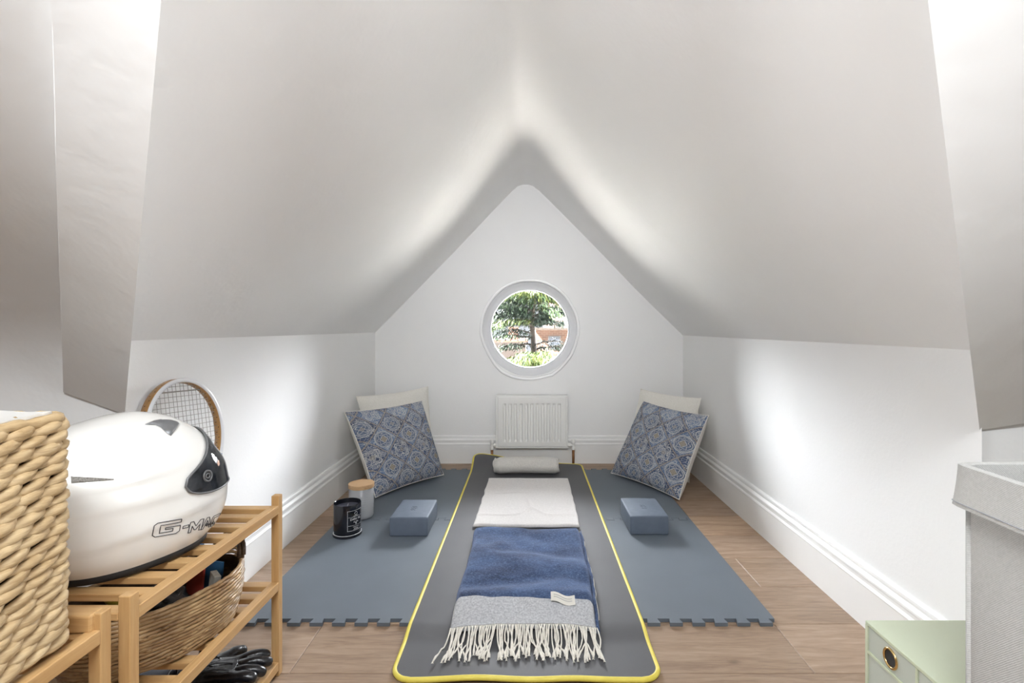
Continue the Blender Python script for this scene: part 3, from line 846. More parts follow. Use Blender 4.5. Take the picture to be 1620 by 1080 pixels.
hw = lambda u, v: .014+.0025*nz((u*4, v*5, 3))+.004*math.exp(-((v-.62-(.05*(u-.5)))/.012)**2)*sm(.05,.2,u)*(1-sm(.5,.75,u))+.0045*math.exp(-((v-.17-.12*math.exp(-((u-.55)/.1)**2))/.014)**2)+.003*math.exp(-((v-.93)/.012)**2)+.004*math.exp(-((u-.47-.25*(.6-v))/.02)**2)*sm(.25,.35,v)*(1-sm(.5,.62,v))
tw = soft_slab('folded_towel', [(-.221, 2.005), (.205, 2.0), (.206, 2.63), (-.206, 2.63)], mz, .014, 'towel', nu=70, nv=90, seed=2, hfn=hw, r=.009, wob=.006)
tag(tw, 'off-white towel folded flat on the grey mat, behind the blue throw', 'towel')
# rolled towel
rt = thing('rolled_towel', (-.012, 2.76, 0), 'cream towel rolled into a neck pillow at the far end of the mat', 'towel')
bm = bmesh.new(); Lr = .35
def rollf(u, v):
    a = 2*PI*u; x = (v-.5)*Lr
    e_ = min(v, 1-v)*Lr
    rr = .046*(.82+.18*sm(0, .03, e_)); rr *= 1+.05*nz((math.cos(a)*1.5, math.sin(a)*1.5, x*9))
    sl = .0035*(1 if (a > .6) else 0)
    z = math.sin(a)*(rr)*.92; y = math.cos(a)*(rr*1.18+sl)
    z = max(z, -.040)
    return Vector((x+.006*math.sin(a*2), y, z+.0425+mz(0, 2.76)-0.001+.006*math.sin(PI*v)))
add_grid(bm, 56, 50, rollf, closed_u=True)
# spiral ends
for s in (-1, 1):
    sp_ = []
    for i in range(70):
        t = i/69; a = t*PI*5; rr = .006+.034*t
        sp_.append(Vector((s*(Lr/2-.006), math.cos(a)*rr*1.15, math.sin(a)*rr*.92+.045+mz(0, 2.76))))
    add_tube(bm, sp_, .0052, 6)
obj('roll_body', bm, 'roll', rt, True, recalc=True)

# blue throw
TH = thing('wool_throw', (0, 1.68, 0), 'folded navy wool throw with pale grey band and cream fringe on the mat', 'throw')
yb0, yband, yb1 = 1.322, 1.402, 1.905
def thx(v):   # left / right outline by depth
    y = yb0+(yb1-yb0)*v
    l = -.205-.004*math.sin(v*7); r_ = .181+.012*sm(0, .5, v)
    return l, r_, y
def throw_h(u, v):
    h = .020+.030*sm(.0, .20, v)
    h += .007*nz((u*2.2, v*4, 5))+.006*math.sin(v*13+u*2)*sm(.15, .3, v)*(1-sm(.85, 1, v))
    h += .004*nz((u*7, v*9, 8)) - .009*math.exp(-((v-.60-.05*math.sin(u*4))/.07)**2)*sm(.1,.35,u) - .007*math.exp(-((v-.30+.04*math.sin(u*5+1))/.055)**2)
    return h
def throw_pt(u, v, k_=1.0):
    l, r_, y = thx(v); L = r_-l; x = l+L*u
    y += .012*math.sin(u*3.0-.3)*(1-v) - .006*u
    d = min(u*L, (1-u)*L)
    dv = (1-v)*(yb1-yb0)
    e1 = math.sqrt(max(0, 1-(1-min(1, d/.022))**2)); e2 = math.sqrt(max(0, 1-(1-min(1, dv/.035))**2))
    h = throw_h(u, v)*min(e1, e2)
    return Vector((x+nz((v*9, 2, u*3))*.004*(1 if u < .5 else -.6), y, h+mz(x, y)))-Vector((0, 1.68, 0))
vb = (yband-yb0)/(yb1-yb0)
def edgev(u): return vb+.010*math.sin(u*4.4+.9)+.004*math.sin(u*15)
bm = bmesh.new(); add_grid(bm, 110, 90, lambda u, v: throw_pt(u, edgev(u)+(1-edgev(u))*v))
obj('throw_field', bm, 'throw', TH, True)
# side layers seen under the top fold
def layer(u, v):
    vq = v; l, r_, y = thx(vq); p = throw_pt(.985, vq); h0 = mz(r_, y)
    ht = throw_h(.95, vq)
    a = u*PI; 
    return Vector((r_+.004*math.sin(a*5)+.002+.004*nz((v*12, 1, 1)), y-1.68-.006, h0+.002+ht*.62*u))
bm = bmesh.new(); add_grid(bm, 16, 80, layer); obj('folded_layers', bm, 'throw', TH, True)
pl_ = [layer(.55, i/60)+Vector((.003, 0, 0)) for i in range(4, 59)]
bm = bmesh.new(); add_tube(bm, pl_, .0011, 5); obj('selvedge', bm, 'fringe', TH, True)
bm = bmesh.new(); add_grid(bm, 110, 24, lambda u, v: throw_pt(u, edgev(u)*v)+Vector((0, 0, .0022*(1-.3*v))))
# front thickness of the band
def skirt(u, v):
    p = throw_pt(u, 0); h = p.z-mz(p.x, p.y+1.68); return p+Vector((0, -.001, .0022-(h*.55+.0022)*v))
add_grid(bm, 110, 4, skirt)
obj('border_band', bm, 'band_wool', TH, True)
bm = bmesh.new(); rf_ = random.Random(11)
nf = 92
for i in range(nf):
    u = (i+.5)/nf; p0 = throw_pt(min(.97, max(.03, u)), 0)+Vector((0, 0, .0005)); p0.x = -.205+.386*u
    grp = math.sin(i*1.1)+.6*math.sin(i*.37+1)
    dx = grp*.010+rf_.gauss(0, .007)+(-.022 if u < .12 else 0)*(1-u/.12 if u < .12 else 0)+(.006 if u > .95 else 0)
    ln = .098+rf_.uniform(-.016, .014)
    pth = []
    zg = mz(p0.x, 1.27)
    bend = rf_.gauss(0, .005)
    for j in range(9):
        t = j/8
        z = (p0.z)*(1-sm(0, .45, t))+(zg+.0032+rf_.random()*.004+.005*math.sin(PI*t)*rf_.random())*sm(0, .45, t)
        pth.append(Vector((p0.x+dx*t**1.3+bend*math.sin(t*PI*1.4), p0.y-ln*t, z)))
    rr = [.0019]*7+[.0032, .0021]
    add_tube(bm, pth, rr, 6)
    # frayed ends
    for s in (-1, 1): add_tube(bm, [pth[-1], pth[-1]+Vector((s*.002, -.006, 0))], [.0014, .0009], 4)
obj('fringe', bm, 'fringe', TH, True)
# care label
A_, B_ = P(869, 966, 1.41), P(909, 972, 1.41)
def lab(u, v):
    x = .062+.066*u; y = 1.415-1.68-.012*u-.028*(1-v)*1.0
    uu = (x+.205)/.386; vq = (y+1.68-yb0)/(yb1-yb0)
    b = throw_pt(uu, max(0, vq))
    return Vector((x, y, b.z+.004+.005*math.sin(u*2*PI+.4)*.8+.002))
bm = bmesh.new(); add_grid(bm, 20, 6, lab); lb = obj('care_label', bm, 'tag', TH, True)
bm = bmesh.new()
for v in (.66, .42): add_tube(bm, [lab(.12+.76*i/20, v)+Vector((0, 0, .0006)) for i in range(21)], .0007, 4)
obj('label_print', bm, 'tag_ink', lb)

# cushions
def cushion(name, cs, thick, back, label, group, two, conc=.055, seed=0):
    BL, BR, TR, TL = [Vector(c) for c in cs]
    c0 = (BL+BR)/2; c0.z = min(BL.z, BR.z)
    nrm = ((BR-BL).cross(TL-BL)).normalized()
    if nrm.dot(Vector((0, -1, .2))) < 0: nrm = -nrm      # towards the viewer side
    root = thing(name, c0, label, 'cushion', group)
    N = 46
    def f(u, v, s):
        uu = .5+(u-.5)*(1-conc*math.sin(PI*v)**.8); v2 = .5+(v-.5)*(1-conc*math.sin(PI*u)**.8)
        p = (BL*(1-uu)+BR*uu)*(1-v2)+(TL*(1-uu)+TR*uu)*v2
        a = max(0, 1-abs(2*u-1)**2.4)*max(0, 1-abs(2*v-1)**2.4)
        h = a**.48
        wr = .05*nz((u*3+seed, v*3, s*2))*a + .035*nz((u*8, v*8+seed, s))*h
        # corner creases
        if s < 0: return p-nrm*thick*(.62*a**.34+wr*.4) - c0
        return p+nrm*s*thick*(h*.56) + nrm*s*thick*wr*.5 - c0
    def uvf(u, v): return (u, v)
    for s, nm, m in ((1, 'front_cover', two[0]), (-1, 'back_cover', two[1])):
        bm = bmesh.new(); add_grid(bm, N, N, lambda u, v: f(u, v, s), uvf)
        o = obj(nm, bm, m, root, True, recalc=False)
    seam = [f(i/N, 0, 0) for i in range(N)]+[f(1, i/N, 0) for i in range(N)]+[f(1-i/N, 1, 0) for i in range(N)]+[f(0, 1-i/N, 0) for i in range(N)]
    bm = bmesh.new(); add_tube(bm, seam, .0022, 6, closed=True); obj('seam_piping', bm, two[1], root, True)
    return root
zt = .014
cushion('cushion', [(-.84,2.72,zt), (-.55,3.0,.006), (-.60,3.02,.468), (-.912,2.68,.455)], .085, None, 'cream linen cushion behind the patterned cushion, by the two candles', 'plain cream cushions in the corners', ('linen','linen'), seed=3)
cushion('cushion', [(.55,3.0,.006), (.845,2.66,.006), (.918,2.69,.445), (.672,3.02,.455)], .085, None, 'cream linen cushion behind the patterned cushion, on the side without candles', 'plain cream cushions in the corners', ('linen','linen'), seed=9)
cushion('cushion', [(-.722,2.385,.018), (-.461,2.755,.018), (-.597,2.83,.412), (-.90,2.47,.408)], .125, None, 'blue and beige medallion-patterned cushion leaning beside the candles', 'patterned blue cushions', ('cushion','linen'), seed=1)
cushion('cushion', [(.455,2.79,.018), (.708,2.372,.012), (.902,2.53,.38), (.652,2.87,.405)], .125, None, 'blue and beige medallion-patterned cushion leaning with its corner on bare floorboards', 'patterned blue cushions', ('cushion','linen'), seed=5)

# foam blocks
def yoga_block(x0, x1, y0, y1, rz, label):
    w, d, h = x1-x0, y1-y0, .0745
    r = thing('yoga_block', ((x0+x1)/2, (y0+y1)/2, .0106), label, 'exercise block', 'blue-grey foam blocks', rz)
    b = obj('block_body', box((-w/2, -d/2, 0), (w/2, d/2, h), .006, seg=3), 'block', r); sharp(b, 50)
    bm = bmesh.new()
    for k_, (yy, ww) in enumerate(((.012, .022), (-.004, .026), (-.020, .022))):
        add_tube(bm, [(-ww/2, yy+.004, h), (-ww/4, yy-.003, h+.0002), (0, yy+.003, h+.0002), (ww/4, yy-.003, h+.0002), (ww/2, yy+.003, h)], .0011, 4)
    obj('embossed_mark', bm, 'block_logo', r)
yoga_block(-.539, -.390, 1.958, 2.165, 0, 'blue-grey foam exercise block lying near the two candles')
yoga_block(.397, .548, 1.972, 2.185, math.radians(0), 'blue-grey foam exercise block with no candle near it')

# candles
bc = thing('black_candle', (-.7105, 1.985, .0106), 'black jar candle on a black lid with a white-lined label', 'candle')
bm = bmesh.new(); add_lathe(bm, [(0,0),(.054,0),(.0555,.002),(.0555,.008),(.054,.010),(0,.010)], 48); b_ = obj('jar_stand', bm, 'black_gloss', bc, True); sharp(b_)
bm = bmesh.new(); add_lathe(bm, [(.0505,.0102),(.0535,.0102),(.0535,.0112),(.0505,.0112),(.0505,.0102)], 48); obj('stand_rim', bm, 'white_paint', b_, True)
bm = bmesh.new(); add_lathe(bm, [(0,.0105),(.046,.0105),(.0505,.015),(.0515,.022),(.0515,.124),(.0510,.1255),(.0495,.124),(.0490,.10),(0,.10)], 56); b_ = obj('jar', bm, 'black_gloss', bc, True); sharp(b_)
bm = bmesh.new(); add_lathe(bm, [(.0489,.108),(.03,.1075),(0,.107)], 40); obj('wax', bm, 'black_wax', bc, True)
bm = bmesh.new(); add_tube(bm, [(0,0,.107),(.001,0,.114),(.004,0,.119)], .0009, 6); obj('wick', bm, 'white_ink', bc, True)
def cyl_map(x, z, r, a0): a = a0+x/r; return Vector((r*math.sin(a), -r*math.cos(a), z))
def cyl_strip(bm, x0, x1, z0, z1, r, a0, n=12):
    for i in range(n):
        a, b = x0+(x1-x0)*i/n, x0+(x1-x0)*(i+1)/n
        add_poly(bm, [cyl_map(a, z0, r, a0), cyl_map(b, z0, r, a0), cyl_map(b, z1, r, a0), cyl_map(a, z1, r, a0)])
def cyl_text(bm, txt, cx, cz, w, h, r, a0):
    t = text_bm(txt); x0, x1, y0, y1 = bounds2(t)
    me = bpy.data.meshes.new('t'); 
    for v in t.verts: v.co = cyl_map(cx+((v.co.x-x0)/(x1-x0)-.5)*w, cz+((v.co.y-y0)/(y1-y0)-.5)*h, r, a0)
    t.to_mesh(me); bm.from_mesh(me); bpy.data.meshes.remove(me); t.free()
aL = math.radians(57); rL = .0518
bm = bmesh.new()
for x0, x1, z0, z1 in ((-.034,.034,.1035,.1045),(-.034,.034,.0275,.0285),(-.034,-.033,.0275,.1045),(.033,.034,.0275,.1045),(-.031,.031,.0795,.0802),(-.031,.031,.0472,.0479)): cyl_strip(bm, x0, x1, z0, z1, rL, aL)
for w_3, z_ in ((.022,.083),(.026,.0415),(.018,.036),(.022,.032)): cyl_strip(bm, -w_3/2, w_3/2, z_-.0006, z_+.0006, rL, aL)
cyl_text(bm, 'DARK FIG', 0, .0715, .046, .0085, rL, aL); cyl_text(bm, 'RUM', 0, .0600, .020, .006, rL, aL)
add_poly(bm, [cyl_map(x_, z_, rL, aL) for x_, z_ in ((-.004,.056),(.004,.056),(0,.050))])
for k_ in range(24):   # round emblem
    a, b = 2*PI*k_/24, 2*PI*(k_+1)/24
    add_poly(bm, [cyl_map(r_*math.cos(q_), .0925+r_*math.sin(q_), rL, aL) for r_, q_ in ((.0065,a),(.0065,b),(.0052,b),(.0052,a))])
lb = obj('label_print', bm, 'white_ink', bc, recalc=False); lb.name = 'label'
wc_ = thing('lidded_candle', (-.715, 2.165, .0106), 'cream candle in frosted glass with a pale wooden lid', 'candle')
bm = bmesh.new(); add_lathe(bm, [(0,.0),(.044,0),(.0505,.006),(.0515,.014),(.0515,.127),(.0500,.128),(.0485,.126),(.0485,.016),(.044,.008),(0,.008)], 56); obj('jar', bm, 'jar', wc_, True)
bm = bmesh.new(); add_lathe(bm, [(0,.009),(.043,.009),(.0480,.016),(.0480,.088),(0,.088)], 48); w2 = obj('wax', bm, 'wax', wc_, True); sharp(w2, 50)
bm = bmesh.new(); add_lathe(bm, [(0,.1285),(.053,.1285),(.0535,.1295),(.0535,.1445),(.0525,.1455),(0,.1455)], 56); w2 = obj('lid', bm, 'lid_wood', wc_, True); sharp(w2)
bm = bmesh.new(); aW = math.radians(20)
for z_, w_2 in ((.098,.040),(.090,.046),(.080,.044),(.072,.046),(.060,.036),(.052,.040),(.045,.030)): cyl_strip(bm, -w_2/2, w_2/2, z_-.0006, z_+.0006, .0519, aW)
obj('label', bm, 'grey_ink', wc_, recalc=False)

# ------------------------------------------------------------------ bamboo racks
def rack(y0, y1, label, tiers, px0=-.872, px1=-.596):
    r = thing('bamboo_rack', (0, 0, 0), label, 'storage rack', 'bamboo storage racks')
    r.location = ((px0+px1)/2, (y0+y1)/2, 0); o0 = Vector(r.location)
    t = .018
    def b(nm, lo, hi, m, bev=.0015): return obj(nm, box(Vector(lo)-o0, Vector(hi)-o0, bev), m, r)
    for x in (px0, px1-t*.0):
        for y in (y0, y1-t):
            b('post', (x-t/2, y, 0), (x+t/2, y+t, .424), 'bamboo_z')
    for z in tiers:
        for x in (px0, px1): b('side_rail', (x-.009, y0+t, z-.020), (x+.009, y1-t, z), 'bamboo_y')
        y = y1-t*.5-.013; 
        while y > y0+.0:
            b('slat', (px0+.009, y-.012, z-.015), (px1-.009, y+.012, z-.003), 'bamboo_x')
            y -= .0535
    return r
rk = rack(.745, 1.207, 'bamboo rack with slatted shelves holding the white helmet', (.402, .222, .034))
rk2 = rack(.272, .718, 'bamboo rack under the pale woven basket, its end touching the helmet rack', (.402, .222, .034), -.872, -.601)
o_ = obj('end_bar', box((-.136, .198, .4), (.136, .222, .4245), .003), 'bamboo_x', rk2)

# ------------------------------------------------------------------ motorcycle helmet
HC = Vector((-.742, .930, .412)); HA = math.atan2(.91, .41)    # heading of the face
Hfr = [(0,.130),(.02,.152),(.05,.168),(.08,.171),(.11,.166),(.14,.158),(.17,.140),(.20,.120),(.225,.088),(.242,.054),(.252,0)]
Hbk = [(0,.118),(.02,.138),(.05,.156),(.08,.168),(.11,.174),(.14,.172),(.17,.160),(.20,.138),(.225,.105),(.242,.065),(.252,0)]
Hsd = [(0,.100),(.02,.112),(.05,.121),(.08,.126),(.11,.127),(.14,.124),(.17,.113),(.20,.095),(.225,.071),(.242,.045),(.252,0)]
HH = .252
def smt(tab, z):   # smooth table lookup
    n = len(tab)
    for i in range(n-1):
        if z <= tab[i+1][0] or i == n-2:
            x0, y0 = tab[i]; x1, y1 = tab[i+1]
            m0 = (y1-tab[max(0, i-1)][1])/max(1e-6, x1-tab[max(0, i-1)][0]); m1 = (tab[min(n-1, i+2)][1]-y0)/max(1e-6, tab[min(n-1, i+2)][0]-x0)
            h = x1-x0; t = max(0, min(1, (z-x0)/h))
            return (2*t**3-3*t*t+1)*y0+(t**3-2*t*t+t)*h*m0+(-2*t**3+3*t*t)*y1+(t**3-t*t)*h*m1
def hel(th, z, off=0):
    """th = 0 at the face, + towards the wearer's right; z = height 0..HH"""
    zz = min(HH, max(0, z)); c, s_ = math.cos(th), math.sin(th)
    if zz > .242:   # smooth crown
        k_ = math.sqrt(max(0, (HH-zz)/(HH-.242))); f, b_, w = .054*k_, .065*k_, .045*k_
    else: f, b_, w = smt(Hfr, zz), smt(Hbk, zz), smt(Hsd, zz)
    L = f if c > 0 else b_
    e_ = 2.25; q = (abs(c)**e_+abs(s_)**e_)**(-1/e_)
    # character lines along the sides
    side = abs(s_)**2*sm(-.35, .45, -c+.2)
    rdg = .0035*side*(sm(0, .006, zz-(.150+.012*c))*(1-sm(.0, .035, zz-(.156+.012*c)))) + .003*side*(sm(0, .006, zz-.108)*(1-sm(0, .03, zz-.114))) + .003*abs(s_)*(sm(0, .008, zz-(.060+.02*c))*(1-sm(0, .03, zz-(.068+.02*c))))
    x = L*q*c+off*c; y = -(w*q+rdg)*s_-off*s_
    return Vector((x, y, zz+(off*.5 if zz > .18 else 0)))
hm = thing('motorcycle_helmet', HC, 'glossy white full-face motorcycle helmet on the bamboo rack, with outlined lettering', 'helmet', rz=HA)
NZ = 60
def zdist(v): return HH*(1-(1-v)**1.6) if v < 1 else HH
bm = bmesh.new()
add_grid(bm, 128, NZ, lambda u, v: hel(2*PI*u, HH*math.sin(v*PI/2)**.9), closed_u=True)
bmesh.ops.remove_doubles(bm, verts=bm.verts[:], dist=1e-6)
shell_bm = bm.copy()
obj('shell', bm, 'shell', hm, True)
HM = Matrix.Translation(HC) @ Matrix.Rotation(HA, 4, 'Z')
shell_bm.transform(HM); bmesh.ops.recalc_face_normals(shell_bm, faces=shell_bm.faces[:])
bvh = BVHTree.FromBMesh(shell_bm)
bm = bmesh.new()
# base trim follows the opening
pr_ = [(0.0015,.004),(.003,-.002),(.001,-.009),(-.010,-.010),(-.014,-.004),(-.014,.006)]
rings = []
for i in range(128):
    th = 2*PI*i/128; p = hel(th, 0.0); d = Vector((p.x, p.y, 0)).normalized()
    rings.append([bm.verts.new(Vector((p.x, p.y, 0))+d*a+Vector((0, 0, z))) for a, z in pr_])
for i in range(128):
    A, B = rings[i], rings[(i+1) % 128]
    for j in range(len(pr_)-1): f = bm.faces.new((A[j], A[j+1], B[j+1], B[j])); f.smooth = True
obj('base_trim', bm, 'black_rubber', hm)
# inside padding seen from below or beside
bm = bmesh.new(); add_grid(bm, 48, 20, lambda u, v: hel(2*PI*u, .015+HH*.9*v)*.93, closed_u=True); obj('padding', bm, 'black_rubber', hm, True)
# visor: region of the shell round the front
TH0 = math.radians(80)
def vz(th):
    a = abs(th)/TH0; cl = math.sqrt(max(0, 1-max(0, (a-.62)/.38)**2.4))
    zt = .203-.050*sm(.25, .95, a); zb = .098-.002*sm(.3, .9, a); zc = (zt+zb)/2
    return zc-(zc-zb)*cl, zc+(zt-zc)*cl
def vis(u, v, off):
    th = (2*u-1)*TH0*.9999; a, b_ = vz(th); return hel(th, a+(b_-a)*v, off)
bm = bmesh.new(); add_grid(bm, 90, 16, lambda u, v: vis(u, v, .0012)); obj('eye_port', bm, 'visor_dark', hm, True)
bm = bmesh.new(); add_grid(bm, 90, 16, lambda u, v: vis(u, v, .0042)); vs_o = obj('visor', bm, 'visor', hm, True)
rim = [vis(i/80, 0, .003) for i in range(81)]+[vis(1-i/80, 1, .003) for i in range(1, 80)]
bm = bmesh.new(); add_tube(bm, rim, .0021, 6, closed=True); obj('visor_seal', bm, 'vent_grey', hm, True)
for sg in (-1, 1):
    ct = hel(sg*TH0*.80, .130, .0048)
    nn = Vector((ct.x*.5, ct.y, 0)).normalized()
    a_ = nn.orthogonal().normalized(); b2 = nn.cross(a_)
    for rr_, tr_ in ((.011, .0018), (.005, .0016)):
        bm = bmesh.new(); add_tube(bm, [ct+a_*rr_*math.cos(2*PI*i/24)*.8+b2*rr_*math.sin(2*PI*i/24) for i in range(24)], tr_, 6, closed=True)
        obj('visor_pivot', bm, 'vent_grey', hm, True)
# decals and vents laid on the shell along the camera's outline of them, then mirrored to the other side
camo = Vector((0, 0, CAMH)); HMi = HM.inverted()
def hit(px, py, off=0):
    d = Vector(((px-VPX)/F_PX, 1, -(py-VPY)/F_PX)).normalized()
    h = bvh.ray_cast(camo, d)
    if h[0] is None: return None
    n = h[1] if h[1].dot(d) < 0 else -h[1]
    return HMi @ (h[0]+n*off)
def patch(name, outline, off, thick, m, mirror=True, cuts=3, dome=0):
    bm = bmesh.new(); f = bm.faces.new([bm.verts.new((x, y, 0)) for x, y in outline])
    bmesh.ops.triangulate(bm, faces=[f]); 
    bmesh.ops.subdivide_edges(bm, edges=bm.edges[:], cuts=cuts, use_grid_fill=True)
    ok = True
    bd = set(v for e_ in bm.edges if e_.is_boundary for v in e_.verts)
    for v in list(bm.verts):
        q = hit(v.co.x, v.co.y, off+(0 if v in bd else thick))
        if q is None: bm.verts.remove(v); continue
        v.co = q
    o = obj(name, bm, m, hm, True)
    if mirror:
        o2 = o.copy(); o2.data = o.data.copy(); C.objects.link(o2); o2.parent = hm
        for v in o2.data.vertices: v.co.y = -v.co.y
        o2.data.flip_normals()
    return o
patch('top_vent', [(228,672),(240,667),(255,664),(270,664),(280,667),(283,670),(276,682),(270,690),(262,684),(254,676),(246,672.5)], .001, .004, 'vent_grey')
patch('side_vent', [(112,753),(180,757.5),(180,759),(113,764.5)], .0007, .0004, 'vent_mesh')
# outlined lettering on the cheek
def lettering(txt, A, B, hgt, shear, rad_, thin=0.0005):
    bm = text_bm(txt, bevel=rad_, fill=False, shear=shear, spacing=1.0)
    x0, x1, y0, y1 = bounds2(bm); zz0 = min(v.co.z for v in bm.verts); kill = []
    for v in bm.verts:
        u = (v.co.x-x0)/(x1-x0); w = (v.co.y-y0)/(y1-y0); hh = hgt[0]+(hgt[1]-hgt[0])*u
        px = A[0]+(B[0]-A[0])*u; py = A[1]+(B[1]-A[1])*u-hh*w
        q = hit(px, py, .0006+(v.co.z)*.012)
        if q is None: kill.append(v)
        else: v.co = q
    for v in kill: bm.verts.remove(v)
    return obj('lettering', bm, 'logo_ink', hm, recalc=False)
GL = {'G': [(1,1),(.12,1),(0,.85),(0,.15),(.12,0),(.88,0),(1,.15),(1,.55),(.45,.55),(.45,.42),(.74,.42),(.74,.22),(.25,.22),(.25,.78),(1,.78)],
      '.': [(0,.38),(0,.62),(1,.62),(1,.38)],
      'M': [(0,0),(0,1),(.24,1),(.5,.5),(.76,1),(1,1),(1,0),(.8,0),(.8,.6),(.56,.15),(.44,.15),(.2,.6),(.2,0)],
      'A': [(0,0),(.38,1),(.62,1),(1,0),(.78,0),(.70,.24),(.44,.24),(.50,.42),(.63,.42),(.5,.76),(.22,0)],
      'C': [(1,1),(.12,1),(0,.85),(0,.15),(.12,0),(1,0),(1,.22),(.25,.22),(.25,.78),(1,.78)]}
bm = bmesh.new()
for ch, (xa, ya), (xb, yb_), hg in (('G', (240, 850), (283, 842.5), 22), ('.', (287, 842), (296, 839.5), 16), ('M', (297, 843), (318, 837), 17), ('A', (317, 838), (333, 832), 17), ('C', (332, 833), (344, 827), 16)):
    pts_ = []; g = GL[ch]
    for (a, b), (c, d) in zip(g, g[1:]+g[:1]):
        for q in range(5):
            u, w = a+(c-a)*q/5, b+(d-b)*q/5
            h = hit(xa+(xb-xa)*u+w*4.5, ya+(yb_-ya)*u-hg*w, .0004)
            if h is not None: pts_.append(h)
    if len(pts_) > 8: add_tube(bm, pts_, .00075, 5, closed=True)
obj('lettering', bm, 'logo_ink', hm, recalc=False)
lettering('PILOT', (326, 832.5), (344, 826), (4, 4), .2, .03).name = 'small_lettering'

# ------------------------------------------------------------------ tennis racket leaning on the wall
T_ = Vector((-.893, 1.292, .690)); B_ = Vector((-.790, 1.245, .006)); ax = (B_-T_).normalized()
rwd = Vector((.17, .985, 0)); rwd = (rwd-ax*rwd.dot(ax)).normalized(); rn = ax.cross(rwd).normalized()
if rn.dot(Vector((1, -1, 0))) < 0: rn = -rn
rq = thing('tennis_racket', B_, 'wooden tennis racket with blue throat leaning on the wall behind the helmet', 'tennis racket')
hl, hwid = .148, .118; cen = T_+ax*hl
def RP(u, w, n=0): return T_+ax*u+rwd*w+rn*n-B_
def hoop(a, k_=1.0): 
    c, s_ = math.cos(a), math.sin(a)
    return hl-hl*k_*c, hwid*k_*s_*(1-.06*c*-1)
bm = bmesh.new(); N = 96; rings = []; sec = []
for i in range(N):
    a = 2*PI*i/N; u, w = hoop(a); u2, w2 = hoop(a+.01); t = Vector((u2-u, w2-w)).normalized(); nr = Vector((t.y, -t.x))
    if nr.dot(Vector((u-hl, w))) < 0: nr = -nr
    ring = []
    for du, dn in ((0, -.010), (0, .010), (-.002, .0115), (-.009, .0115), (-.011, .010), (-.011, -.010), (-.009, -.0115), (-.002, -.0115)):
        ring.append(bm.verts.new(RP(u+nr.x*du, w+nr.y*du, dn)))
    rings.append(ring)
for i in range(N):
    A, B = rings[i], rings[(i+1) % N]; a = 2*PI*(i+.5)/N
    blue = abs(a-PI) < math.radians(62)
    for j in range(8):
        f = bm.faces.new((A[j], A[(j+1) % 8], B[(j+1) % 8], B[j])); f.material_index = 2 if blue else (1 if j in (1, 2, 3, 5, 6, 7) else 0); f.smooth = True
for i in range(64):   # string holes on both faces of the hoop
    a = 2*PI*(i+.5)/64
    if abs(a-PI) < math.radians(62): continue
    u, w = hoop(a); u2, w2 = hoop(a+.01); t = Vector((u2-u, w2-w)).normalized(); nr = Vector((t.y, -t.x))
    if nr.dot(Vector((u-hl, w))) < 0: nr = -nr
    for du in (.0003, -.0113):
        c_ = Vector((u, w))+nr*du
        f = add_poly(bm, [RP(c_.x+t.x*sx*.0011, c_.y+t.y*sx*.0011, sy*.0016+(.003 if i % 2 else -.003)) for sx, sy in ((-1,-1),(1,-1),(1,1),(-1,1))], 3)
o = obj('hoop', bm, ['racket_wood', 'white_paint', 'blue_paint', 'hole'], rq, recalc=False)
bm = bmesh.new(); k_in = .93
for i in range(-8, 9):
    w = i*.0118; cc = 1-(w/(hwid*k_in))**2
    if cc > 0: c = math.sqrt(cc)*hl*k_in; add_tube(bm, [RP(hl-c, w, .0006*(-1)**i), RP(hl+c, w, .0006*(-1)**i)], .00062, 4)
for i in range(-10, 11):
    u = i*.0128; cc = 1-(u/(hl*k_in))**2
    if cc > 0: c = math.sqrt(cc)*hwid*k_in; add_tube(bm, [RP(hl+u, -c, 0), RP(hl+u, c, 0)], .0016 if i == -9 else .00062, 4)
obj('strings', bm, 'string', rq)
bm = bmesh.new()
outl = [(-.050, .262), (.050, .262), (.030, .310), (.015, .345), (.0125, .50), (-.0125, .50), (-.015, .345), (-.030, .310)]
A = [bm.verts.new(RP(u, w, .0105)) for w, u in outl]; B = [bm.verts.new(RP(u, w, -.0105)) for w, u in outl]
bm.faces.new(A); bm.faces.new(B[::-1])
for i in range(8): bm.faces.new((A[i], B[i], B[(i+1) % 8], A[(i+1) % 8]))
obj('throat', bm, 'blue_paint', rq)
bm = bmesh.new(); 
pts_ = [RP(u, 0) for u in (.49, .50, .67, .685, .692)]
add_tube(bm, pts_, [.014, .0155, .0165, .019, .017], 8); g_ = obj('grip', bm, 'leather', rq)

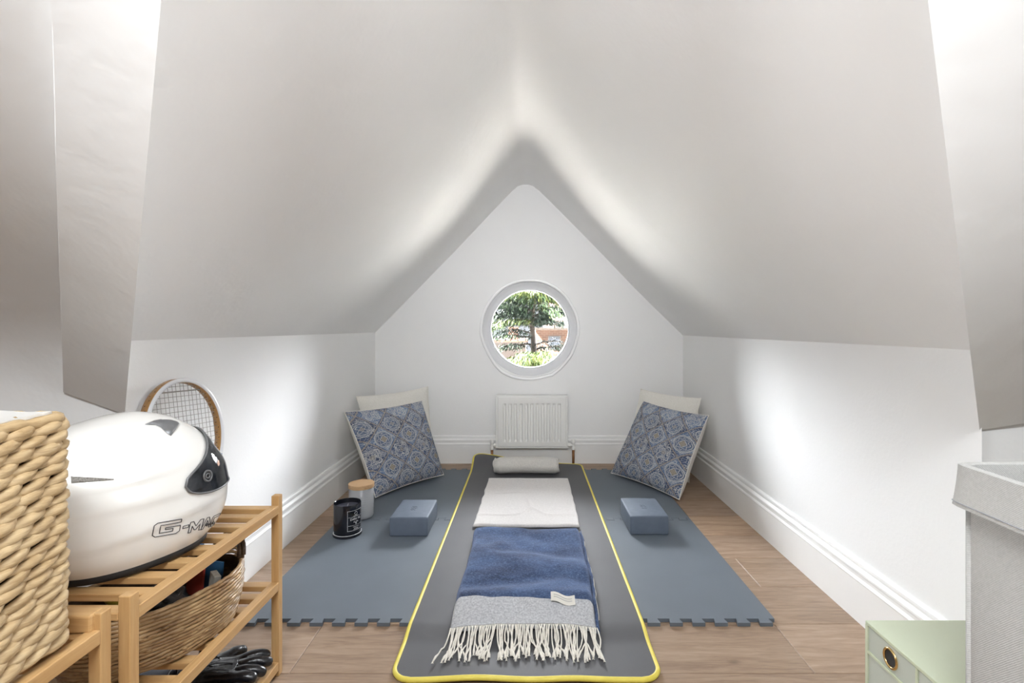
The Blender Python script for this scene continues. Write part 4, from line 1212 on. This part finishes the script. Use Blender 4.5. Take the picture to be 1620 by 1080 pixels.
# ------------------------------------------------------------------ pale woven basket (box shaped)
bx0, bx1, by0, by1, bz0, bz1 = -.860, -.604, .375, .667, .411, .709
wb_ = thing('woven_basket', ((bx0+bx1)/2, (by0+by1)/2, bz0), 'pale plaited water-hyacinth basket with white lining, standing on the nearer bamboo rack', 'basket')
o0 = Vector(wb_.location)
obj('inner_wall', box((bx0+.012-o0.x, by0+.012-o0.y, 0.003), (bx1-.012-o0.x, by1-.012-o0.y, bz1-bz0-.012)), 'weave_gap', wb_)  # dark core colour paints the shade between the strands
cr = .022
def perim(s_):
    """point and outward normal at arc length s round the box"""
    W_b, D_b = bx1-bx0-2*cr, by1-by0-2*cr
    segs = [('l', D_b, (bx1, by0+cr), (0, 1), (1, 0)), ('c', PI/2*cr, (bx1-cr, by1-cr), 0), ('l', W_b, (bx1-cr, by1), (-1, 0), (0, 1)), ('c', PI/2*cr, (bx0+cr, by1-cr), PI/2),
            ('l', D_b, (bx0, by1-cr), (0, -1), (-1, 0)), ('c', PI/2*cr, (bx0+cr, by0+cr), PI), ('l', W_b, (bx0+cr, by0), (1, 0), (0, -1)), ('c', PI/2*cr, (bx1-cr, by0+cr), 1.5*PI)]
    tot = sum(g[1] for g in segs); s_ = s_ % tot
    for g in segs:
        if s_ <= g[1]:
            if g[0] == 'l': return Vector((g[2][0]+g[3][0]*s_, g[2][1]+g[3][1]*s_)), Vector(g[4]), tot
            a = g[3]+s_/cr; return Vector((g[2][0]+cr*math.cos(a), g[2][1]+cr*math.sin(a))), Vector((math.cos(a), math.sin(a))), tot
        s_ -= g[1]
TOT = perim(0)[2]
bm = bmesh.new(); rb = random.Random(5)
def lobe(bm, sc_, zc, ln, wd, th_, slope, sd):
    """a bulging strand crossing the wall on a slant"""
    ns, nc = 9, 8; rr = []
    for i in range(ns+1):
        t = i/ns; s_ = sc_+(t-.5)*ln; z = zc+(t-.5)*slope*1.0 + .0016*math.sin(PI*t)
        w = max(.06, math.sin(PI*min(1, max(0, t*.96+.02)))**.62)
        p, n, _ = perim(s_)
        depth = -.0055+.0085*math.sin(PI*t)
        row = []
        for j in range(nc):
            a = 2*PI*j/nc+sd; g = 1+.10*math.sin(3*a+sd*5)
            o2 = n*(depth+th_*w*g*math.cos(a)); zz = z+wd*w*g*math.sin(a)
            row.append(bm.verts.new((p.x+o2.x-o0.x, p.y+o2.y-o0.y, zz-o0.z)))
        rr.append(row)
    for A, B in zip(rr, rr[1:]):
        for j in range(nc): f = bm.faces.new((A[j], A[(j+1) % nc], B[(j+1) % nc], B[j])); f.smooth = True
    bm.faces.new(rr[0]); bm.faces.new(rr[-1])
nrow = 11; rhh = (bz1-bz0-.010)/nrow
for r_ in range(nrow):
    zc = bz0+rhh*(r_+.5); ph_ = rb.random()*.03; big = rb.uniform(.9, 1.12)
    npl = int(TOT/.034)
    for i in range(npl):
        s_ = (i+.5)*TOT/npl+ph_
        lobe(bm, s_+rb.gauss(0, .0015), zc+rhh*.24, (.056)*rb.uniform(.85, 1.15), .0074*rb.uniform(.85, 1.15)*big, .0062, .010, rb.random()*6)
        lobe(bm, s_+.014+rb.gauss(0, .0015), zc-rhh*.26, (.056)*rb.uniform(.85, 1.15), .0074*rb.uniform(.85, 1.15)*big, .0062, .014, rb.random()*6)
o = obj('woven_body', bm, 'hyacinth', wb_, True)
bm = bmesh.new(); np_ = 160; pts_ = []
for i in range(np_):
    p, n, _ = perim(TOT*i/np_); p = p-n*.002; pts_.append(Vector((p.x-o0.x, p.y-o0.y, bz1-.006-o0.z+.001*math.sin(i*.9))))
add_tube(bm, pts_, [.0068*(1+.12*math.sin(i*1.7)) for i in range(np_)], 8, closed=True); obj('rim', bm, 'hyacinth', wb_, True)
bm = bmesh.new()
def liner(u, v):
    p, n, _ = perim(TOT*u); p = p-n*(.0085+.004*v); return Vector((p.x-o0.x, p.y-o0.y, bz1-o0.z+.0025-.05*v+.0012*math.sin(u*60)))
add_grid(bm, 160, 6, liner, closed_u=True); obj('lining', bm, 'liner', wb_, True)

# ------------------------------------------------------------------ brown oval basket on the middle shelf
oc = Vector((-.712, .967, .223)); oa = math.atan2(.92, .50)
ob = thing('oval_basket', oc, 'brown coiled sea-grass basket with looped handles on the middle shelf of the rack', 'basket', rz=oa)
ea, eb, eh = .150, .104, .108
def ell(a, z, off=0):
    k_ = .86+.14*math.sin(min(1, z/eh)*PI*.55); k_ = .84+.20*math.sin(PI*(.12+.5*min(1, z/eh)))
    return Vector(((ea*k_+off)*math.cos(a), (eb*k_+off)*math.sin(a), z))
bm = bmesh.new(); ro = random.Random(8); nl = 16
for l in range(nl):
    z = .005+(eh-.008)*l/(nl-1); ph_ = ro.random()*6; N = 132
    pts_ = []; rs = []
    for i in range(N):
        a = 2*PI*i/N; w = math.sin(a*22+l*PI+ph_*.3)
        rise = .020*abs(math.cos(a))**10*(l/(nl-1))**2
        p = ell(a, z, .0004*w+ro.gauss(0, .0002)); p.z += rise+.0010*math.sin(a*5+l)+ro.gauss(0, .0004); pts_.append(p)
        rs.append(.0038*(1+.10*math.sin(a*26+l*1.7)+.06*math.sin(a*61+l))*(1+ro.gauss(0, .02)))
    add_tube(bm, pts_, rs, 7, closed=True)
# loose strand ends and cross ties
for _ in range(70):
    a = ro.uniform(0, 2*PI); z = ro.uniform(.01, eh-.01); L_ = ro.uniform(.06, .16)
    add_tube(bm, [ell(a+L_*t/4, z+.0015*math.sin(t), .0022) for t in range(5)], [.0012, .0030, .0034, .0028, .001], 5)
obj('coiled_body', bm, 'rattan', ob, True)
bm = bmesh.new(); add_grid(bm, 60, 8, lambda u, v: ell(2*PI*u, .004+(eh-.010)*v, -.0045), closed_u=True)
f = bm.faces.new([v for v in bm.verts if abs(v.co.z-.004) < 1e-5]); obj('inner_wall', bm, 'rattan_dark', ob, True)
for sg in (0, PI):
    bm = bmesh.new(); pts_ = []
    for i in range(17):
        t = i/16; a = sg+(t-.5)*.95; p = ell(a, eh, .001); p.z = eh+.004+.034*math.sin(PI*t)**.6; pts_.append(p)
    for dz, do in ((0, 0), (.006, .003), (.002, -.005)): add_tube(bm, [p+Vector((0, 0, dz))+Vector((p.x, p.y, 0)).normalized()*do for p in pts_], .0046, 7)
    obj('handle', bm, 'rattan_dark', ob, True)
# things in the basket
def put(name, bm, m, label, cat, local, rz=0, tilt=(0, 0), smooth=False):
    o = obj(name, bm, m, None, smooth); p = oc+Matrix.Rotation(oa, 3, 'Z') @ Vector(local)
    o.location = p; o.rotation_euler = (tilt[0], tilt[1], oa+rz); return tag(o, label, cat)
put('booklet', box((-.003, -.030, 0), (.003, .030, .085), .0005), 'book_blue', 'dark blue booklet standing in the oval basket by its handle', 'booklet', (.098, .006, .022), .25, (0, .12))
put('card_box', box((-.006, -.018, 0), (.006, .018, .078), .001), 'card_white', 'small white printed card box standing in the oval basket', 'card box', (.080, -.040, .022), -.3, (0, .1))
put('booklet', box((-.0025, -.024, 0), (.0025, .024, .082), .0005), 'book_red', 'red-covered booklet standing in the oval basket', 'booklet', (.083, .030, .022), .1, (0, .1))
bm = bmesh.new(); bmesh.ops.create_icosphere(bm, subdivisions=4, radius=1)
for v in bm.verts:
    d = v.co.copy(); r_ = 1+.25*nz(d, 2.2)+.10*nz(d, 5)
    v.co = Vector((d.x*.070*r_, d.y*.062*r_, max(-.036, d.z*.040*r_)))
put('pouch', bm, 'leather', 'crumpled glossy black pouch filling the middle of the oval basket', 'pouch', (-.01, 0, .058), .3, smooth=True)
bm = bmesh.new(); add_tube(bm, [Vector((.017*math.cos(a), .017*math.sin(a), 0)) for a in [2*PI*i/28 for i in range(28)]], .0045, 8, closed=True)
put('tape_ring', bm, 'mustard', 'mustard yellow plastic ring lying on the black pouch', 'ring', (-.055, .012, .1035), 0, (.25, .1), True)

# ------------------------------------------------------------------ gloves
def skin_mesh(pts, edges, radii, root=0, sub=2):
    me = bpy.data.meshes.new('skin'); me.from_pydata([tuple(p) for p in pts], edges, [])
    o = bpy.data.objects.new('skin', me); C.objects.link(o)
    m_ = o.modifiers.new('s', 'SKIN'); m_.use_smooth_shade = True
    for i, v in enumerate(me.skin_vertices[0].data):
        r_ = radii[i]; v.radius = r_ if isinstance(r_, tuple) else (r_, r_)
        v.use_root = (i == root)
    sb = o.modifiers.new('u', 'SUBSURF'); sb.levels = sub; sb.render_levels = sub
    bpy.context.view_layer.update()
    me2 = bpy.data.meshes.new_from_object(o.evaluated_get(bpy.context.evaluated_depsgraph_get()))
    bm = bmesh.new(); bm.from_mesh(me2); bpy.data.objects.remove(o); bpy.data.meshes.remove(me); bpy.data.meshes.remove(me2)
    return bm
def glove(loc, rz, label, sg=1, roll=0, seed=0, lift=0):
    g = thing('leather_glove', loc, label, 'glove', 'black leather gloves', rz)
    # palm along +x; fingers fan out; lies on z = 0
    P_ = [(-.095,0,.022),(-.06,0,.022),(-.02,0,.024),(.02,0,.024)]; E = [(0,1),(1,2),(2,3)]; R = [(.030,.020),(.028,.020),(.036,.021),(.038,.020)]
    for k_, (y0_, ln, ang) in enumerate(((-.030,.066,-.16),(-.010,.078,-.05),(.011,.072,.06),(.030,.058,.20))):
        y0_ *= sg; ang *= sg; b = len(P_); z0 = .024
        x = .030; pts = [(x, y0_, z0)]
        cx, cy, cz = x, y0_, z0; h = ang; pit = .12+lift+.05*math.sin(seed+k_*2)
        for j, fr in enumerate((.42, .32, .26)):
            cx += ln*fr*math.cos(h)*math.cos(pit); cy += ln*fr*math.sin(h)*math.cos(pit); cz += ln*fr*math.sin(pit); pit -= .38
            pts.append((cx, cy, max(.012, cz)))
        P_ += pts; E += [(3, b), (b, b+1), (b+1, b+2), (b+2, b+3)]; R += [.0135, .0130, .0120, .0100]
    b = len(P_); P_ += [(-.015, -.034*sg, .024), (.010, -.062*sg, .026), (.034, -.078*sg, .020)]; E += [(1, b), (b, b+1), (b+1, b+2)]; R += [.017, .0145, .0115]
    bm = skin_mesh(P_, E, R)
    for v in bm.verts:
        q = v.co; k_ = .0022 if q.x < .03 else .0010
        v.co = q+Vector((nz(q, 38), nz(q+Vector((3, 1, 2)), 38), nz(q+Vector((7, 7, 1)), 45)))*k_*1.6
        if v.co.z < .001: v.co.z = .001
    obj('glove_shell', bm, 'leather', g, True)
    bm = bmesh.new()
    add_tube(bm, [Vector((-.097, .034*math.cos(a), .021+.021*math.sin(a))) for a in [2*PI*i/28 for i in range(28)]], .0022, 6, closed=True)
    obj('cuff_binding', bm, 'leather_seam', g, True); bm = bmesh.new()
    for y_ in (-.02, 0, .02): add_tube(bm, [(-.03+.008*i, y_*sg*(1+.03*i), .0455-.0012*abs(i-3)) for i in range(8)], .0011, 5)
    obj('stitching', bm, 'leather_seam', g, True)
    return g
g1 = glove((-.680, 1.115, .0362), math.radians(14), 'black leather glove on the bottom shelf, its fingers pointing past the bamboo post', -1, seed=1, lift=.10)
g2 = glove((-.660, 1.002, .0362), math.radians(24), 'black leather glove on the bottom shelf, closer to the bottom frame edge than its pair', 1, seed=4, lift=.05)
# shoe on the bottom shelf
def shoe(loc, rz, label):
    s0 = thing('shoe', loc, label, 'shoe', None, rz)
    prof_ = [(-.13,.030,.075),(-.11,.034,.085),(-.06,.033,.080),(-.01,.036,.070),(.04,.044,.056),(.08,.046,.045),(.11,.038,.036),(.13,.016,.020)]
    bm = bmesh.new(); rr = []
    for x, w, h in prof_:
        rr.append([bm.verts.new((x, w*math.cos(a)*(1 if math.sin(a) < .3 else .85), .012+max(0, h*math.sin(a)))) for a in [PI*i/12 for i in range(13)]])
    for A, B in zip(rr, rr[1:]):
        for j in range(12): f = bm.faces.new((A[j], A[j+1], B[j+1], B[j])); f.smooth = True
    bm.faces.new(rr[0]); bm.faces.new(rr[-1]); obj('upper', bm, 'navy_shoe', s0, True)
    bm = bmesh.new(); A = [bm.verts.new((x, w*s_*1.04, z)) for z in (0,) for s_ in (1,) for x, w, h in prof_]; A += [bm.verts.new((x, -w*1.04, 0)) for x, w, h in reversed(prof_)]
    B = [bm.verts.new((v.co.x, v.co.y, .013)) for v in A]; bm.faces.new(A); bm.faces.new(B); n = len(A)
    for i in range(n): bm.faces.new((A[i], A[(i+1) % n], B[(i+1) % n], B[i]))
    obj('sole', bm, 'black_rubber', s0); return s0
shoe((-.832, 1.052, .0355), math.radians(88), 'dark navy shoe on the bottom shelf behind the oval basket')

# ------------------------------------------------------------------ mint drawer unit and grey storage box
mx0, mx1, my0, my1, mzt = .592, .905, .655, .889, .306
mu = thing('drawer_unit', (mx0, (my0+my1)/2, 0), 'mint green low drawer unit with a brass-ringed finger hole', 'drawer unit')
o0 = Vector((mx0, (my0+my1)/2, 0)); dd = my1-my0; ww = mx1-mx0
bm = bmesh.new(); tk = .006
add_box(bm, (0, -dd/2, mzt-tk), (ww, dd/2, mzt), .001); add_box(bm, (0, -dd/2, 0), (ww, dd/2, tk), .001)
add_box(bm, (0, dd/2-tk, tk), (ww, dd/2, mzt-tk)); add_box(bm, (0, -dd/2, tk), (ww, -dd/2+tk, mzt-tk))
add_box(bm, (ww-tk, -dd/2+tk, tk), (ww, dd/2-tk, mzt-tk)); add_box(bm, (0, -.002, tk), (ww-tk, .002, mzt-tk))
zs = [mzt-tk, .2545, .130, tk]
for z in zs[1:3]: add_box(bm, (0, -dd/2+tk, z-.002), (ww-tk, dd/2-tk, z+.002))
obj('carcass', bm, 'mint', mu)
for side in (1, -1):
    for i in range(3):
        ya, yb_ = (.0028, dd/2-tk-.0008) if side > 0 else (-dd/2+tk+.0008, -.0028)
        za, zb = zs[i+1]+(.0028 if i < 2 else .001), zs[i]-(.0028 if i else .001)
        dr = obj('drawer', box((.0015, ya, za), (ww-tk-.004, yb_, zb), .0008), 'mint_drawer', mu)
        yc, zc = (ya+yb_)/2, (za+zb)/2; 
        bm = bmesh.new(); add_tube(bm, [Vector((.0010, yc+.0145*math.cos(a), zc+.0145*math.sin(a))) for a in [2*PI*k_/32 for k_ in range(32)]], .0022, 8, closed=True)
        obj('ring_pull', bm, 'brass', dr, True)
        bm = bmesh.new(); add_poly(bm, [(.0012, yc+.0135*math.cos(a), zc+.0135*math.sin(a)) for a in [2*PI*k_/32 for k_ in range(32)]]); obj('finger_hole', bm, 'dark', dr)  # flat dark disc paints the shade inside the hole
hx0, hx1, hy0, hy1, hzt = .555, .905, .30, .640, .646
hmp = thing('storage_box', ((hx0+hx1)/2, (hy0+hy1)/2, 0), 'tall grey linen storage box with turned-down cuff beside the mint drawers', 'storage box')
o0 = Vector(hmp.location)
bm = bmesh.new(); add_box(bm, Vector((hx0, hy0, .001))-o0, Vector((hx1, hy1, hzt-.03))-o0, .006)
for v in bm.verts: v.co.x += nz(v.co, 4)*.002
o = obj('box_body', bm, 'hamper', hmp); sharp(o, 50)
bm = bmesh.new(); g_ = .0095
def cuff(u, v):
    a, b, c, d = hx0-g_, hx1+g_*.0, hy0-g_, hy1+g_; r_ = .010
    per_ = [(b, d), (a+r_, d), (a+.003, d-.003), (a, d-r_), (a, c), (b, c)]
    L = [0]
    for p, q in zip(per_, per_[1:]): L.append(L[-1]+math.hypot(q[0]-p[0], q[1]-p[1]))
    s_ = u*L[-1]
    for i in range(len(per_)-1):
        if s_ <= L[i+1]+1e-9: t = (s_-L[i])/(L[i+1]-L[i]); x = per_[i][0]+(per_[i+1][0]-per_[i][0])*t; y = per_[i][1]+(per_[i+1][1]-per_[i][1])*t; break
    fl = .004*(v)**1.5
    cx_, cy_ = (hx0+hx1)/2, (hy0+hy1)/2
    x += (-fl if x < cx_ else 0); y += (fl if y > cy_ else -fl)
    return Vector((x, y, hzt-.052*v-.004*sm(.9, 1, 1-v)*0+.0015*math.sin(u*9)))-o0
add_grid(bm, 90, 8, cuff)
add_grid(bm, 90, 5, lambda u, v: cuff(u, 0)*(1)+Vector((0, 0, -.004*math.sin(v*PI)*0)) + (Vector((.0, 0, 0))-Vector((cuff(u, 0).x, cuff(u, 0).y, 0))).normalized()*.012*v + Vector((0, 0, .002*math.sin(v*PI))))
add_grid(bm, 90, 5, lambda u, v: cuff(u, 0) + (Vector((.0, 0, 0))-Vector((cuff(u, 0).x, cuff(u, 0).y, 0))).normalized()*.012 + Vector((0, 0, -.05*v)))
add_grid(bm, 90, 2, lambda u, v: cuff(u, 1) + (Vector((.0, 0, 0))-Vector((cuff(u, 1).x, cuff(u, 1).y, 0))).normalized()*.006*v)
o = obj('cuff', bm, 'hamper', hmp); sharp(o, 40)
bm = bmesh.new()
for v in (.90, ): add_tube(bm, [cuff(i/120, v)+Vector((-.0006, .0006, 0)) for i in range(121)], .0006, 4)
add_tube(bm, [cuff(.515, .02+.93*i/20)+Vector((-.0008, .0004, 0)) for i in range(21)], .0006, 4)
add_tube(bm, [cuff(.545, .02+.93*i/20)+Vector((-.0008, .0, 0)) for i in range(21)], .0006, 4)
obj('stitching', bm, 'grey_ink', hmp)
bm = bmesh.new(); add_tube(bm, [Vector((hx0+.002, hy1-.002, z_))-o0 for z_ in (.01, .3, .6)], .0042, 8); obj('corner_piping', bm, 'hamper', hmp, True)
